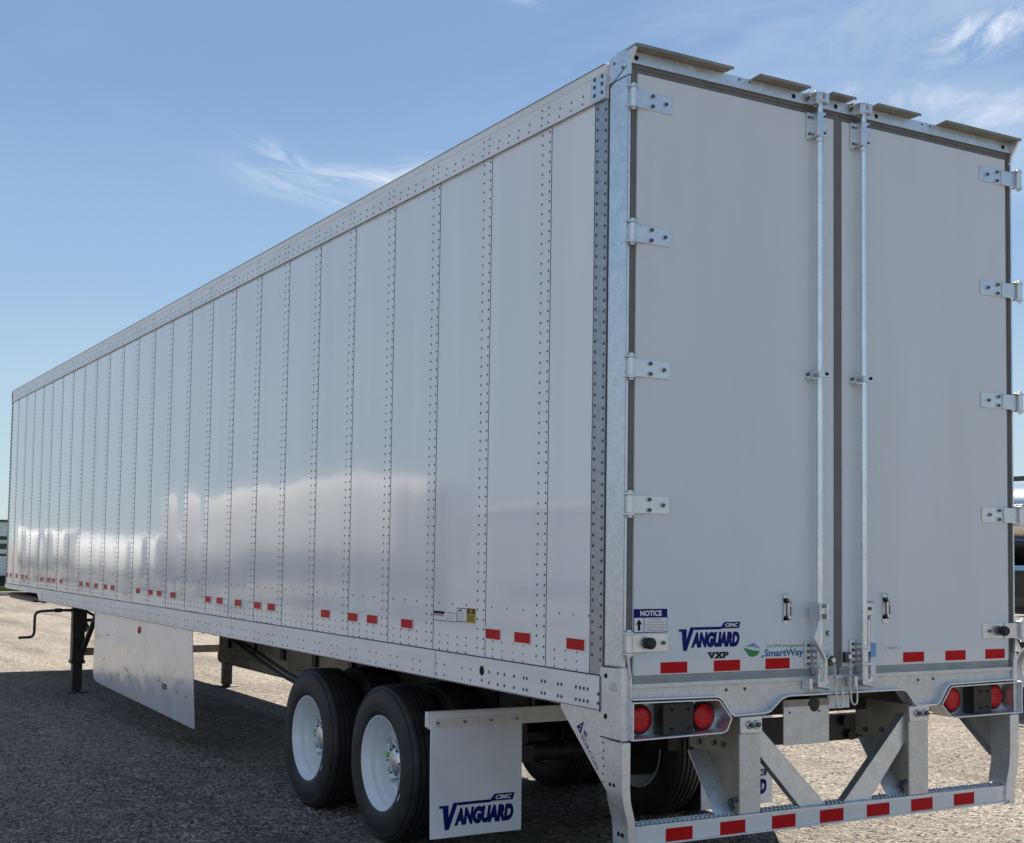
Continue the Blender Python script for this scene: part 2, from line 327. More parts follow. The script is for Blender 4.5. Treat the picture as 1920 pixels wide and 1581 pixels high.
# ------------------------------------------------------------------ ground
GZ = -0.03
def ground_mat():
    m = bpy.data.materials.new('gravel_yard'); m.use_nodes = True; t = m.node_tree; b = t.nodes['Principled BSDF']
    co = t.nodes.new('ShaderNodeTexCoord')
    def noise(s, d=6, r=.6, sc=(1, 1, 1)):
        mpn = t.nodes.new('ShaderNodeMapping'); mpn.inputs['Scale'].default_value = sc; t.links.new(co.outputs['Object'], mpn.inputs[0])
        n = t.nodes.new('ShaderNodeTexNoise'); n.inputs['Scale'].default_value = s; n.inputs['Detail'].default_value = d; n.inputs['Roughness'].default_value = r; t.links.new(mpn.outputs[0], n.inputs['Vector']); return n.outputs['Fac']
    def ramp(f, p0, c0, p1, c1):
        rp = t.nodes.new('ShaderNodeValToRGB'); e = rp.color_ramp.elements; e[0].position = p0; e[0].color = (*c0, 1); e[1].position = p1; e[1].color = (*c1, 1); t.links.new(f, rp.inputs[0]); return rp.outputs[0]
    def mixc(f, a, c, kind='MIX'):
        x = t.nodes.new('ShaderNodeMix'); x.data_type = 'RGBA'; x.blend_type = kind
        if isinstance(f, float): x.inputs[0].default_value = f
        else: t.links.new(f, x.inputs[0])
        for i, q in ((6, a), (7, c)):
            if isinstance(q, tuple): x.inputs[i].default_value = (*q, 1)
            else: t.links.new(q, x.inputs[i])
        return x.outputs[2]
    base = ramp(noise(.35, 8, .62, (1, .5, 1)), .30, (.168, .146, .119), .70, (.256, .231, .196))
    v = t.nodes.new('ShaderNodeTexVoronoi'); v.inputs['Scale'].default_value = 38; t.links.new(co.outputs['Object'], v.inputs['Vector'])
    sp = t.nodes.new('ShaderNodeSeparateColor'); t.links.new(v.outputs['Color'], sp.inputs[0])
    st = ramp(sp.outputs[0], .0, (.40, .40, .40), 1., (1.66, 1.63, 1.58))
    c = mixc(.95, base, st, 'MULTIPLY')
    v2 = t.nodes.new('ShaderNodeTexVoronoi'); v2.inputs['Scale'].default_value = 85; t.links.new(co.outputs['Object'], v2.inputs['Vector']); sp2 = t.nodes.new('ShaderNodeSeparateColor'); t.links.new(v2.outputs['Color'], sp2.inputs[0])
    c = mixc(.9, c, ramp(sp2.outputs[1], 0., (.60, .60, .60), 1., (1.46, 1.46, 1.46)), 'MULTIPLY')
    fine = ramp(noise(120, 4, .7), .3, (.5, .5, .5), .7, (1.5, 1.5, 1.5)); c = mixc(.85, c, fine, 'MULTIPLY')
    mid = ramp(noise(9, 6, .7), .35, (.72, .71, .70), .68, (1.2, 1.2, 1.2)); c = mixc(.75, c, mid, 'MULTIPLY')
    # old oil and damp stains
    stn = t.nodes.new('ShaderNodeMapRange'); stn.inputs[1].default_value = .53; stn.inputs[2].default_value = .68; stn.inputs[4].default_value = .6
    t.links.new(noise(.55, 6, .6, (1, .35, 1)), stn.inputs[0]); c = mixc(stn.outputs[0], c, (.085, .072, .068))
    rut = t.nodes.new('ShaderNodeMapRange'); rut.inputs[1].default_value = .50; rut.inputs[2].default_value = .66; rut.inputs[4].default_value = .55
    t.links.new(noise(1.0, 7, .62, (1.5, .16, 1)), rut.inputs[0]); c = mixc(rut.outputs[0], c, (.060, .046, .038))
    pale = t.nodes.new('ShaderNodeMapRange'); pale.inputs[1].default_value = .54; pale.inputs[2].default_value = .74; pale.inputs[4].default_value = .35
    t.links.new(noise(.22, 6, .6), pale.inputs[0]); c = mixc(pale.outputs[0], c, (.30, .275, .24))
    t.links.new(c, b.inputs['Base Color']); b.inputs['Roughness'].default_value = .9; b.inputs['Specular IOR Level'].default_value = .25
    b1 = t.nodes.new('ShaderNodeBump'); b1.inputs['Strength'].default_value = .9; b1.inputs['Distance'].default_value = .02
    ad = t.nodes.new('ShaderNodeMath'); ad.operation = 'ADD'; t.links.new(noise(60, 5, .7), ad.inputs[0]); t.links.new(v.outputs['Distance'], ad.inputs[1])
    t.links.new(ad.outputs[0], b1.inputs['Height'])
    b2 = t.nodes.new('ShaderNodeBump'); b2.inputs['Strength'].default_value = .5; b2.inputs['Distance'].default_value = .05; t.links.new(noise(3, 5, .6), b2.inputs['Height']); t.links.new(b2.outputs[0], b1.inputs['Normal'])
    t.links.new(b1.outputs[0], b.inputs['Normal'])
    return m
M['ground'] = ground_mat()
g = MB(); S = 1500; g.add([(-S, -S, GZ), (S, -S, GZ), (S, S, GZ), (-S, S, GZ)], [(0, 1, 2, 3)], 'ground')
structure(g.build('ground', smooth=0))
M['asphalt'] = mat('added_lane_asphalt', (.105, .105, .105), .85, spec=.3, vary=.25, vscale=1.2, bump=.5, bscale=70, bdist=.006, dirt=(.20, .19, .17), dscale=.5, damt=.6)
g = MB(); g.add([(-9.2, -40, GZ+.004), (-2.9, -40, GZ+.004), (-2.9, 140, GZ+.004), (-9.2, 140, GZ+.004)], [(0, 1, 2, 3)], 'asphalt'); structure(g.build('road', smooth=0))  # unseen lane, added so the side wall reflects darker ground

# loose stones: far too many to count
M['stone'] = mat('loose_stone', (.29, .265, .235), .85, vary=.45, vscale=4)
M['stone_dark'] = mat('dark_loose_stone', (.06, .054, .05), .85, vary=.4, vscale=4)
rng = np.random.default_rng(3)
def stones(n, boxes, rmin, rmax):
    base = np.array([(1, 0, 0), (-.9, .1, 0), (.1, 1, 0), (0, -1, .1), (.1, .1, .75), (.45, .6, .5), (-.5, -.5, .45), (.5, -.55, .4), (-.5, .55, .35)])
    mb = MB(); hull = [(4, 0, 5), (4, 5, 8), (4, 8, 6), (4, 6, 7), (4, 7, 0), (0, 2, 5), (5, 2, 8), (8, 2, 1), (8, 1, 6), (6, 1, 3), (6, 3, 7), (7, 3, 0)]
    for k in range(n):
        x0, x1, y0, y1 = boxes[rng.integers(len(boxes))]
        p = np.array((rng.uniform(x0, x1), rng.uniform(y0, y1), GZ))
        r = rmin+(rmax-rmin)*rng.random()**4; a = rng.random()*6.283; ca, sa = math.cos(a), math.sin(a)
        q = base*(1+rng.normal(0, .16, base.shape))*r*np.array((1.25, .9, .75)); q = np.stack([q[:, 0]*ca-q[:, 1]*sa, q[:, 0]*sa+q[:, 1]*ca, q[:, 2]], 1)+p
        mb.add(q.tolist(), hull, 'stone_dark' if rng.random() < .22 else 'stone')
    return mb
sb = stones(22000, [(-2.6, .3, 1.5, 9), (-2.6, 2, 3, 14), (1.5, 7, .2, 6), (2, 9, 1, 12), (1, 4, 0, 4), (0, 12, 8, 30)], .003, .017)
sb2 = stones(30000, [(-2.4, .4, 3.0, 11), (-2.2, .2, 3.2, 7), (1.8, 6.5, .8, 7)], .005, .017)
k_ = len(sb.v); sb.v += sb2.v; sb.f += [tuple(i+k_ for i in f) for f in sb2.f]; remap = [sb.mi(m) for m in sb2.mats]; sb.m += [remap[i] for i in sb2.m]
o = sb.build('loose_gravel', smooth=0); o['kind'] = 'stuff'; o['label'] = 'loose grey stones scattered over the gravel yard'; o['category'] = 'gravel'

# ------------------------------------------------------------------ the trailer
W = 2.6; LEN = 16.15; ZT = 4.08
T = thing('semi_trailer', 'long white riveted box trailer with twin rear doors and red reflective strips', 'trailer', (1.3, 8.0, GZ))

# left wall: 26 skins with riveted lap seams
SEAMS = [0.6838+i*0.6197 for i in range(25)]
b = MB(); edges = [0.165]+SEAMS+[16.13]
for i in range(26):
    y0, y1 = edges[i], edges[i+1]
    am = random.uniform(.0006, .0022)*random.choice((1, 1, -1)); n = 8
    v = []
    for k in range(n+1):
        t = k/n; xx = -am*math.sin(math.pi*t)**2; yy = y0+(y1-y0)*t; v += [(xx, yy, 1.155), (xx, yy, 4.0)]
    b.add(v, [(2*k, 2*k+1, 2*k+3, 2*k+2) for k in range(n)], 'skin')
for y in SEAMS:
    b.box(-0.0012, 0.001, y-.012, y-.0085, 1.215, 3.918, 'dark')
    b.box(-0.0022, 0.001, y-.008, y+.085, 1.215, 3.918, 'skin')
    for k in range(53):
        z = 3.897-k*.0507
        b.rivet((-.0022, y+.006, z), (-1, 0, 0), .0068, .004, 'rivet'); b.rivet((-.0022, y+.077, z), (-1, 0, 0), .0068, .004, 'rivet')
for i in range(26):
    y0, y1 = edges[i], edges[i+1]; c = y0+.02
    if i == 0: ys = [.29, .421, .552]; yl = [.39, .489, .592]
    else: ys = [y0+.21, y0+.377, y0+.543]; yl = [y0+.21, y0+.31, y0+.425, y0+.527]
    for y in ys: b.rivet((0, y, 1.483), (-1, 0, 0), .0062, .0035, 'rivet')
    for y in yl:
        for z in (1.305, 1.262, 1.224): b.rivet((0, y, z), (-1, 0, 0), .006, .0035, 'rivet')
left_wall = b.build('side_wall', T)

# rear riveted strip between skin and corner post
b = MB(); b.box(-.004, .02, .167, .272, 1.214, 3.918, 'strip')
for k in range(52):
    z = 3.89-k*.0507
    b.rivet((-.004, .254, z), (-1, 0, 0), .008, .005, 'rivet'); b.rivet((-.004, .183, z-.02), (-1, 0, 0), .008, .005, 'rivet')
b.box(-.0052, .0, .272, .2745, 1.214, 3.918, 'dark')
b.build('edge_strip', T)
b = MB(); b.box(-.004, .02, 16.08, 16.15, 1.24, 4.0, 'strip')
for k in range(52): b.rivet((-.004, 16.11, 3.9-k*.0507), (-1, 0, 0), .011, .012, 'rivet')
b.build('nose_strip', T)

b = MB(); b.box(2.57, 2.6, .165, 16.13, 1.06, 4.0, 'skin'); b.build('side_wall', T)
b = MB(); b.box(.0, 2.6, 16.131, 16.15, 1.16, 4.06, 'skin'); b.build('front_wall', T)
b = MB(); b.prism([(.02, 4.06), (2.58, 4.06), (2.58, 4.075), (1.3, 4.09), (.02, 4.075)], .17, 16.12, 'alu'); b.build('roof', T)
b = MB(); b.box(.03, 2.57, .17, 16.1, 1.055, 1.075, 'wood'); b.build('floor', T)

# top rails
def top_rail(sx):
    X = (lambda x: x) if sx < 0 else (lambda x: W-x)
    n = -1 if sx < 0 else 1
    b = MB()
    prof = [(.02, 3.92), (-.012, 3.92), (-.012, 3.968), (-.008, 3.972), (-.008, 4.045), (-.012, 4.05), (-.012, 4.078), (-.016, 4.083), (-.006, 4.092), (.03, 4.094), (.03, 3.92)]
    if sx > 0: prof = [(X(x), z) for x, z in prof]
    b.prism(prof, .170, 16.14, 'rail')
    if sx < 0:
        b.box(-.0148, -.0118, .174, 16.13, 3.9165, 3.9198, 'dark'); b.box(-.0165, -.006, .18, 16.13, 4.0845, 4.0875, 'dark')  # lower strip paints the shadow line under the rail
        for i, y in enumerate(SEAMS):
            for z in (3.947, 3.987, 4.024):
                for dy in (.012, .077): b.rivet((-.0085 if z > 3.97 else -.012, y+dy, z), (-1, 0, 0), .0062, .0035, 'rivet')
            for dy in (-.307, -.202, -.096, .203, ):
                for z in (3.947, 3.987): b.rivet((-.0085 if z > 3.97 else -.012, y+dy, z), (-1, 0, 0), .0062, .0035, 'rivet')
        b.box(-.017, -.011, .170, .290, 3.926, 4.036, 'alu')
        for y in (.2, .264):
            for z in (3.955, 3.996, 4.0365-.004): b.rivet((-.017, y, z), (-1, 0, 0), .011, .006, 'rivet')
        b.box(-.0165, -.012, .288, .292, 3.93, 4.034, 'dark'); b.box(-.013, -.0125, 16.085, 16.135, 3.93, 4.08, 'dark')
    return b.build('top_rail', T)
top_rail(-1); top_rail(1)

# bottom rails
def bottom_rail(sx):
    b = MB(); x0, x1 = (-.015, .035) if sx < 0 else (2.565, 2.615)
    b.prism([(.170, 1.055), (13.48, 1.055), (13.62, 1.146), (16.0, 1.146), (16.13, 1.17), (16.13, 1.212), (.170, 1.212)], x0, x1, 'rail', axis='x')
    if sx < 0:
        f = -.015
        b.box(-.0105, -.001, .175, 16.1, 1.2125, 1.2165, 'dark'); b.box(-.0165, -.015, .166, .171, 1.05, 1.213, 'dark'); b.box(-.0162, -.012, .17, 13.45, 1.0565, 1.0595, 'dark')
        for y in [1.218, 1.123, 1.055, .956, .859, .827, .684, .653, .532, .5, .371, .336, .303, .27]:
            for z in (1.145, 1.088): b.rivet((f, y, z), (-1, 0, 0), .0095, .004, 'rivet')
        for z in (1.13, 1.088): b.rivet((f, .182, z), (-1, 0, 0), .009, .004, 'rivet')
        b.rivet((f, 1.297, 1.095), (-1, 0, 0), .009, .004, 'rivet'); b.lathe([(-.0165, .0005), (-.0165, .026)], (0, 1.298, 1.145), 'ink', n=18)
        y = 1.425
        while y < 13.4:
            for dy in (0, .099):
                for z in (1.141, 1.084): b.rivet((f, y+dy, z), (-1, 0, 0), .0068, .0035, 'rivet')
            y += .3105
        for y in (1.85, 5.5, 9.4, 13.3): b.box(-.0158, -.0145, y, y+.0035, 1.058, 1.211, 'dark')
        for k in range(4): b.rivet((f, 15.1+k*.22, 1.18), (-1, 0, 0), .008, .004, 'rivet')
    return b.build('bottom_rail', T)
bottom_rail(-1); bottom_rail(1)

# red reflective strips along the left wall
TAPE_Y = [.40, .90, 1.207, 2.26, 2.767, 3.077, 3.543, 4.615, 4.925, 5.385, 5.86, 6.174, 7.243, 7.707, 8.018, 8.482, 9.546, 9.859, 10.312, 10.722, 11.082, 12.189, 12.644, 12.949, 13.423, 14.484, 14.807, 15.269, 15.727, 16.055]
def strip_mesh():
    b = MB(); b.box(-.0012, .0, -.085, .085, -.032, .032, 'white'); b.box(-.0022, -.001, -.078, .078, -.0255, .0255, 'red'); return b
s0 = strip_mesh().build('reflective_strip', left_wall, (-.0022, TAPE_Y[0], 1.343)); s0['label'] = 'red reflective strip'
for y in TAPE_Y[1:]:
    c = s0.copy(); COL.objects.link(c); c.parent = left_wall; c.location = (-.0022, y, 1.343)

# side labels
def side(x): return lambda u, v: (x, u, v)
b = MB(); f1 = -.0026
b.box(-.0022, 0, 1.628, 1.905, 1.385, 1.439, 'sticker')
b.flat([[(1.905, 1.437), (1.77, 1.437), (1.77, 1.422), (1.905, 1.422)]], side(f1), 'ink')
b.flat([[(1.905, 1.421), (1.78, 1.421), (1.78, 1.409), (1.905, 1.409)]], side(f1), mat('pink_print', (.52, .26, .30), .5))
for z, y0, y1 in ((1.4345, 1.755, 1.63), (1.3865, 1.905, 1.63), (1.3865, 1.66, 1.65)):
    b.flat([[(y0, z), (y1, z), (y1, z-.003), (y0, z-.003)]], side(f1), 'ink')
for z in (1.404, 1.398, 1.416): b.flat([[(1.75, z), (1.66, z), (1.66, z-.003), (1.75, z-.003)]], side(f1), 'faint')
b.build('warning_label', left_wall)
b = MB(); b.box(-.0022, 0, 1.512, 1.62, 1.388, 1.465, 'sticker')
for q in ([(1.62, 1.465), (1.512, 1.465), (1.512, 1.461), (1.62, 1.461)], [(1.62, 1.392), (1.512, 1.392), (1.512, 1.388), (1.62, 1.388)], [(1.62, 1.465), (1.615, 1.465), (1.615, 1.388), (1.62, 1.388)], [(1.6, 1.455), (1.56, 1.455), (1.56, 1.447), (1.6, 1.447)]):
    b.flat([q], side(f1), 'ink')
for k in range(5): b.flat([[(1.605, 1.438-k*.009), (1.53, 1.438-k*.009), (1.53, 1.435-k*.009), (1.605, 1.435-k*.009)]], side(f1), 'faint')
b.build('data_label', left_wall)
b = MB(); b.box(-.0022, 0, 1.405, 1.505, 1.388, 1.468, 'yellow')
b.flat([[(1.503, 1.466), (1.407, 1.466), (1.407, 1.436), (1.503, 1.436)]], side(f1), mat('brown_print', (.05, .028, .01), .5))
b.flat([[(1.47, 1.462), (1.445, 1.462), (1.438, 1.44), (1.462, 1.44)]], side(f1-.0003), mat('orange_print', (.45, .18, .02), .5))
for k in range(4): b.flat([[(1.495, 1.428-k*.009), (1.415, 1.428-k*.009), (1.415, 1.424-k*.009), (1.495, 1.424-k*.009)]], side(f1), 'ink')
b.build('caution_label', left_wall)

# ------------------------------------------------------------------ rear frame
b = MB()
# left corner post: long face to the side, thin lip to the rear
b.box(.0, .011, .0, .164, 1.262, 3.98, 'galv'); b.box(.0115, .10, .052, .164, 1.262, 3.98, 'galv')
b.box(-.003, -.0005, .006, .014, 1.30, 3.97, 'galv'); b.box(-.0015, -.0004, .155, .1645, 1.262, 3.98, 'dark')
b.box(2.589, 2.6, .0, .164, 1.262, 3.98, 'galv'); b.box(2.50, 2.5885, .052, .164, 1.262, 3.98, 'galv')
# corner caps, stepping out to carry the drip edge
cap = [(.166, 3.985), (.166, 4.088), (.145, 4.103), (.09, 4.114), (.0, 4.118), (-.05, 4.118), (-.052, 4.10), (-.004, 4.04), (-.002, 3.985)]
b.prism(cap, -.002, .0115, 'galv', axis='x')
cap2 = [(.166, 3.985), (.166, 4.088), (.09, 4.114), (-.06, 4.118), (-.062, 4.10), (-.006, 4.02), (-.002, 3.985)]
b.prism(cap2, 2.587, 2.603, 'galv', axis='x')
for y, z in ((.05, 4.03), (.12, 4.07)): b.rivet((-.002, y, z), (-1, 0, 0), .008, .005, 'rivet')
b.bar((-.0028, .16, 3.965), (-.0028, .02, 4.03), .004, .0016, 'dark', (0, 0, 1))
# header
b.box(.012, 2.586, .0, .16, 4.041, 4.099, 'galv')
b.box(.012, 2.586, -.004, .0, 4.041, 4.048, 'galv')
for x in (.04, .998, 1.28, 1.565, 2.533): b.lathe([(-.0015, .0004), (-.0015, .012)], (x, 0, 4.068), 'ink', n=16, axis='y')
for x in (.65, .715, 1.90, 1.96): b.rivet((x, 0, 4.085), (0, -1, 0), .007, .004, 'rivet')
rear_frame = b.build('rear_frame', T, bevel=.0025)
for x0, x1 in ((-.004, .565), (.73, 1.055), (1.20, 1.362), (1.515, 1.825), (2.015, 2.61)):
    b = MB(); yy = -.062
    b.prism([(.02, 4.1), (.02, 4.106), (yy, 4.112), (yy-.003, 4.112), (yy-.003, 4.098), (yy, 4.098), (yy, 4.106)], x0, x1, 'drip', axis='x')
    b.build('drip_edge', rear_frame)

# sill with its stepped lower edge
LOW = [(.03, 1.118), (.512, 1.112), (.535, 1.100), (.590, 1.030), (.615, 1.018), (.80, 1.022), (.835, 1.030), (.905, 1.086), (.945, 1.098), (1.70, 1.098), (1.735, 1.090), (1.79, 1.030), (1.815, 1.012), (1.955, 1.010), (1.985, 1.020), (2.04, 1.098), (2.065, 1.112), (2.57, 1.118)]
b = MB()
b.prism(LOW+[(2.57, 1.189), (.03, 1.189)], .002, .05, 'galvd')
b.ribbon(LOW, -.032, .004, .009, 'galv')
b.box(.03, 2.57, -.006, .0025, 1.168, 1.189, 'galvd')
for x, z in ((.588, 1.142), (.701, 1.142), (1.856, 1.143), (1.966, 1.145)): b.rivet((x, .002, z), (0, -1, 0), .009, .006, 'rivet')
b.build('sill', T, bevel=.0015)

# light boxes
def light_box(poly, lamps, plate, back=.075):
    b = MB(); b.ribbon(poly, -.032, back, .007, 'galv', closed=True)
    b.prism(poly, back, back+.006, 'galv')
    lb = b.build('light_box', T, bevel=.001)
    for x, z in lamps:
        q = MB(); q.lathe([(-.012, .0), (-.012, .058), (-.010, .060), (-.0145, .061), (-.016, .067), (-.010, .071), (0, .071)], (x, back, z), 'black', n=36, axis='y')
        q.lathe([(-.030, .0), (-.030, .038), (-.027, .050), (-.022, .057), (-.011, .058)], (x, back, z), 'lens', n=36, axis='y')
        for a in (35, 145, 270): q.rivet((x+.077*math.cos(R(a)), back, z+.077*math.sin(R(a))), (0, -1, 0), .006, .004, 'zinc')
        q.build('tail_light', lb)
    x0, x1, z0, z1 = plate; q = MB(); q.box(x0, x1, .0, back-.002, z0, z1, 'black')
    for x in (x0+.05, x1-.03):
        for z in (z0+.03, z1-.03): q.rivet((x, 0, z), (0, -1, 0), .009, .006, 'ink')
    q.build('dock_light', lb, bevel=.004)
    return lb
light_box([(.03, .938), (.545, .945), (.572, .955), (.6, 1.012), (.528, 1.098), (.508, 1.106), (.03, 1.111)], [(.135, 1.020), (.497, 1.016)], (.222, .395, .946, 1.094))
light_box([(2.105, .938), (2.62, .940), (2.62, 1.111), (2.075, 1.106), (2.055, 1.096), (1.992, 1.012), (2.06, .945)], [(2.168, 1.022), (2.50, 1.024)], (2.272, 2.41, .948, 1.094))

# side posts of the rear frame: upper pocket, gusset plate and bent leg
def side_post(sx):
    fx = (lambda x: x) if sx < 0 else (lambda x: W-x)
    b = MB()
    pk = [(-.004, .936), (.16, .936), (.172, .95), (.172, 1.255), (-.004, 1.262)]
    x0, x1 = sorted((fx(-.012), fx(.028))); b.prism(pk, x0, x1, 'galv', axis='x')
    # flange that flares outwards below the lowest hinge
    pts = [(1.34, .012), (1.27, .02), (1.215, .03), (1.12, .03), (.945, .03)]
    for (za, xa), (zb, xb) in zip(pts, pts[1:]):
        b.bar((fx(xa), -.009, za), (fx(xb), -.009, zb), .018, .008, 'galv', (0, 1, 0))
    # bent leg
    st = [(.93, -.010, .125), (.72, -.010, .118), (.66, -.004, .115), (.58, .018, .112), (.54, .022, .11), (.455, .024, .108)]
    v = []; f = []
    for z, xo, dy in st: wd = .043 if sx < 0 else .07; v += [(fx(xo), -.012, z), (fx(xo+wd), -.012, z), (fx(xo+wd), dy, z), (fx(xo), dy, z)]
    for i in range(len(st)-1):
        for k in range(4): q = (i*4+k, i*4+(k+1) % 4, (i+1)*4+(k+1) % 4, (i+1)*4+k); f.append(q if sx > 0 else q[::-1])
    f += [(0, 1, 2, 3), tuple((len(st)-1)*4+k for k in (3, 2, 1, 0))]
    b.add(v, f, 'galv')
    # triangular gusset plate
    gz = [(.54, 1.063), (.535, 1.030), (.128, .690), (.10, .685), (.02, .685), (.02, 1.063)]
    x0, x1 = sorted((fx(.004), fx(.012))); b.prism(gz, x0, x1, 'galv' if sx < 0 else 'galvd', axis='x')
    b.bar((fx(.03), .536, 1.033), (fx(.03), .130, .694), .05, .006, 'galv', (1, 0, 0))
    if sx < 0:
        for y, z, r in ((.125, 1.218, .012), (.125, 1.035, .013)): b.lathe([(-.0135, .0004), (-.0135, r)], (0, y, z), 'ink', n=16)
        for y, z in ((.085, .735), (.055, .735)): b.lathe([(-.0115, .0004), (-.0115, .009)], (0, y, z), 'ink', n=14)
        for y, z in ((.06, .515), (.03, .515)): b.lathe([(.0205, .0004), (.0205, .011)], (0, y, z), 'ink', n=14)
        for k in range(9): b.rivet((.003, .165-.008*(k % 2), .98-k*.035), (-1, 0, 0), .005, .004, 'rivet')
        b.bar((-.013, .15, 1.262), (-.013, .02, 1.262), .006, .003, 'dark', (0, 0, 1)); b.bar((-.0135, .166, .94), (-.0135, .0, .937), .006, .003, 'dark', (0, 0, 1))
        # stamped number and the mark on the gusset
        put_text(b, '335', .10, 1.155, .035, 1.19, side(-.0128), 'faint')
        fn = lambda u, v: (.0035, .372-.40*u*.72-.72*v*.30, .965-.40*u*.72+.72*v*.30)
        b.flat([[(-.02, -.06), (.10, -.06), (.04, .16)]], fn, 'blue'); b.flat([[(.03, -.04), (.055, -.04), (.045, .03)], [(.015, .02), (.05, .04), (.04, .07)]], lambda u, v: (.003, *fn(u, v)[1:]), 'galv')
        put_text(b, 'ME', .12, .02, .20, .09, fn, 'blue', bold=.02); put_text(b, 'SORCON', .12, -.07, .60, -.005, fn, 'blue', bold=.01)
    else:
        b.bar((2.596, .012, 1.332), (2.645, .012, 1.268), .055, .006, 'sticker', (0, 1, 0))  # white plate paints the sunlit glint on the flared flange
        for z in (.822, .778, .732): b.cyl((fx(.012), .106, z), (fx(.026), .106, z), .013, 'rivet', 8)
    return b.build('side_post', T, bevel=.0015)
side_post(-1); side_post(1)

# ------------------------------------------------------------------ doors
HZ = [3.876, 3.246, 2.625, 2.0, 1.372]
def door(right):
    fx = (lambda x: x) if not right else (lambda x: W-x)
    def bx(b, xa, xb, *r):
        a, c = sorted((fx(xa), fx(xb))); b.box(a, c, *r)
    xe = 1.267 if not right else 1.275
    b = MB(); bx(b, .05, xe, .0, .08, 1.226, 3.999, 'door')
    dr = b.build('door', T, bevel=.004)
    b = MB()
    bx(b, .0125, .0495, .010, .05, 1.19, 4.04, 'seal'); bx(b, .0495, 1.296 if not right else 1.304, .010, .05, 4.0, 4.0405, 'seal')
    bx(b, .018, .026, .0045, .012, 1.19, 4.035, 'seal'); bx(b, .03, 1.29, .0045, .012, 4.022, 4.03, 'seal')
    bx(b, xe+.0005, 1.296 if not right else 1.304, .008, .06, 1.20, 4.0, 'seal')
    bx(b, .05, 1.29, .006, .05, 1.1895, 1.2255, 'sealg'); bx(b, .05, 1.29, .0, .008, 1.204, 1.2085, 'sealg')
    b.build('door_seal', dr)
    for i, z in enumerate(HZ):
        z = z+(.014 if right else 0)
        b = MB(); last = i == 4
        L1 = .243 if not right else .262
        bx(b, .05, L1, -.006, -.0003, z-.041, z+.041, 'zinc'); bx(b, .0, .095, -.014, -.0062, z-.041, z+.041, 'zinc')
        bx(b, .003, .05, -.0060, .0042, z-.04, z+.04, 'zinc')
        xb = fx(.012 if not right else -.032)
        b.cyl((xb, -.022, z-.041), (xb, -.022, z+.041), .0165, 'zinc', 14)
        for s in (-1, 1):
            b.cyl((xb, -.022, z+s*.0415), (xb, -.022, z+s*.052), .021, 'zinc', 14); b.cyl((xb, -.022, z+s*.052), (xb, -.022, z+s*.062), .011, 'zinc', 10)
        bx(b, -.022 if not right else -.052, .004, -.030, .0, z+.042, z+.050, 'zinc'); bx(b, -.022 if not right else -.052, .004, -.030, .0, z-.050, z-.042, 'zinc')
        if right: bx(b, -.036, .0, -.012, -.006, z-.04, z+.04, 'zinc')
        for x, dz in ([(.128, .024), (.128, -.024), (.205, 0)] if not last else [(.213, 0)]):
            b.cyl((fx(x), -.0062, z+dz), (fx(x), -.010, z+dz), .0125, 'zinc', 14); b.cyl((fx(x), -.010, z+dz), (fx(x), -.018, z+dz), .009, 'rivet', 6)
        h = b.build('hinge', dr, bevel=.0012)
        if last:
            b = MB(); xx = fx(.122); b.lathe([(-.05, .0), (-.05, .012), (-.052, .014), (-.05, .022), (-.044, .026), (-.02, .027), (-.014, .024)], (xx, 0, z), 'black', n=24, axis='y'); b.build('rubber_stop', h)
    # lock rod and its hardware (both rods lean to the same side of their keepers)
    rx = 1.133 if not right else 1.43
    b = MB(); b.cyl((rx, -.042, 1.16), (rx, -.042, 4.085), .0165, 'rod', 18)
    lr = b.build('lock_rod', dr)
    b = MB()
    b.box(rx-.055, rx-.026, -.012, .0, 3.86, 4.0, 'zinc'); b.box(rx-.030, rx+.026, -.062, -.006, 3.872, 3.995, 'zinc')
    for z in (3.89, 3.975): b.cyl((rx+.016, -.062, z), (rx+.016, -.068, z), .007, 'rivet', 8); b.cyl((rx-.042, -.012, z), (rx-.042, -.02, z), .007, 'rivet', 8)
    b.cyl((rx, -.042, 3.845), (rx, -.042, 3.871), .021, 'zinc', 16)
    b.box(rx-.045, rx+.03, -.07, -.001, 4.045, 4.062, 'zinc'); b.box(rx-.05, rx-.03, -.075, -.02, 4.03, 4.09, 'zinc'); b.box(rx+.015, rx+.035, -.075, -.02, 4.04, 4.092, 'zinc')
    b.cyl((rx-.04, -.05, 4.085), (rx+.03, -.05, 4.095), .012, 'zinc', 10); b.box(rx-.06, rx+.05, -.03, -.001, 4.076, 4.098, 'zinc')
    b.build('rod_keeper', lr, bevel=.002)
    b = MB(); b.box(rx-.06, rx+.045, -.008, .0, 2.655, 2.695, 'zinc'); b.box(rx-.022, rx+.034, -.064, -.008, 2.66, 2.69, 'zinc'); b.cyl((rx+.027, -.064, 2.678), (rx+.027, -.071, 2.678), .008, 'ink', 10); b.cyl((rx-.047, -.008, 2.676), (rx-.047, -.018, 2.676), .009, 'rivet', 10)
    b.box(rx-.055, rx-.012, -.05, -.008, 2.648, 2.656, 'zinc')
    b.build('rod_bracket', lr, bevel=.0015)
    b = MB()
    b.box(rx-.065, rx-.030, -.014, .0, 1.235, 1.36, 'zinc'); b.box(rx-.028, rx+.026, -.062, -.01, 1.32, 1.335, 'zinc'); b.box(rx-.028, rx+.026, -.062, -.01, 1.235, 1.25, 'zinc')
    b.box(rx-.026, rx-.018, -.06, -.01, 1.2, 1.36, 'zinc')
    for k in range(4): b.cyl((rx-.047, -.014, 1.25+k*.03), (rx-.047, -.022, 1.25+k*.03), .008, 'rivet', 8)
    b.cyl((rx, -.042, 1.16), (rx, -.042, 1.235), .021, 'zinc', 16); b.cyl((rx, -.042, 1.252), (rx, -.042, 1.318), .020, 'zinc', 16)
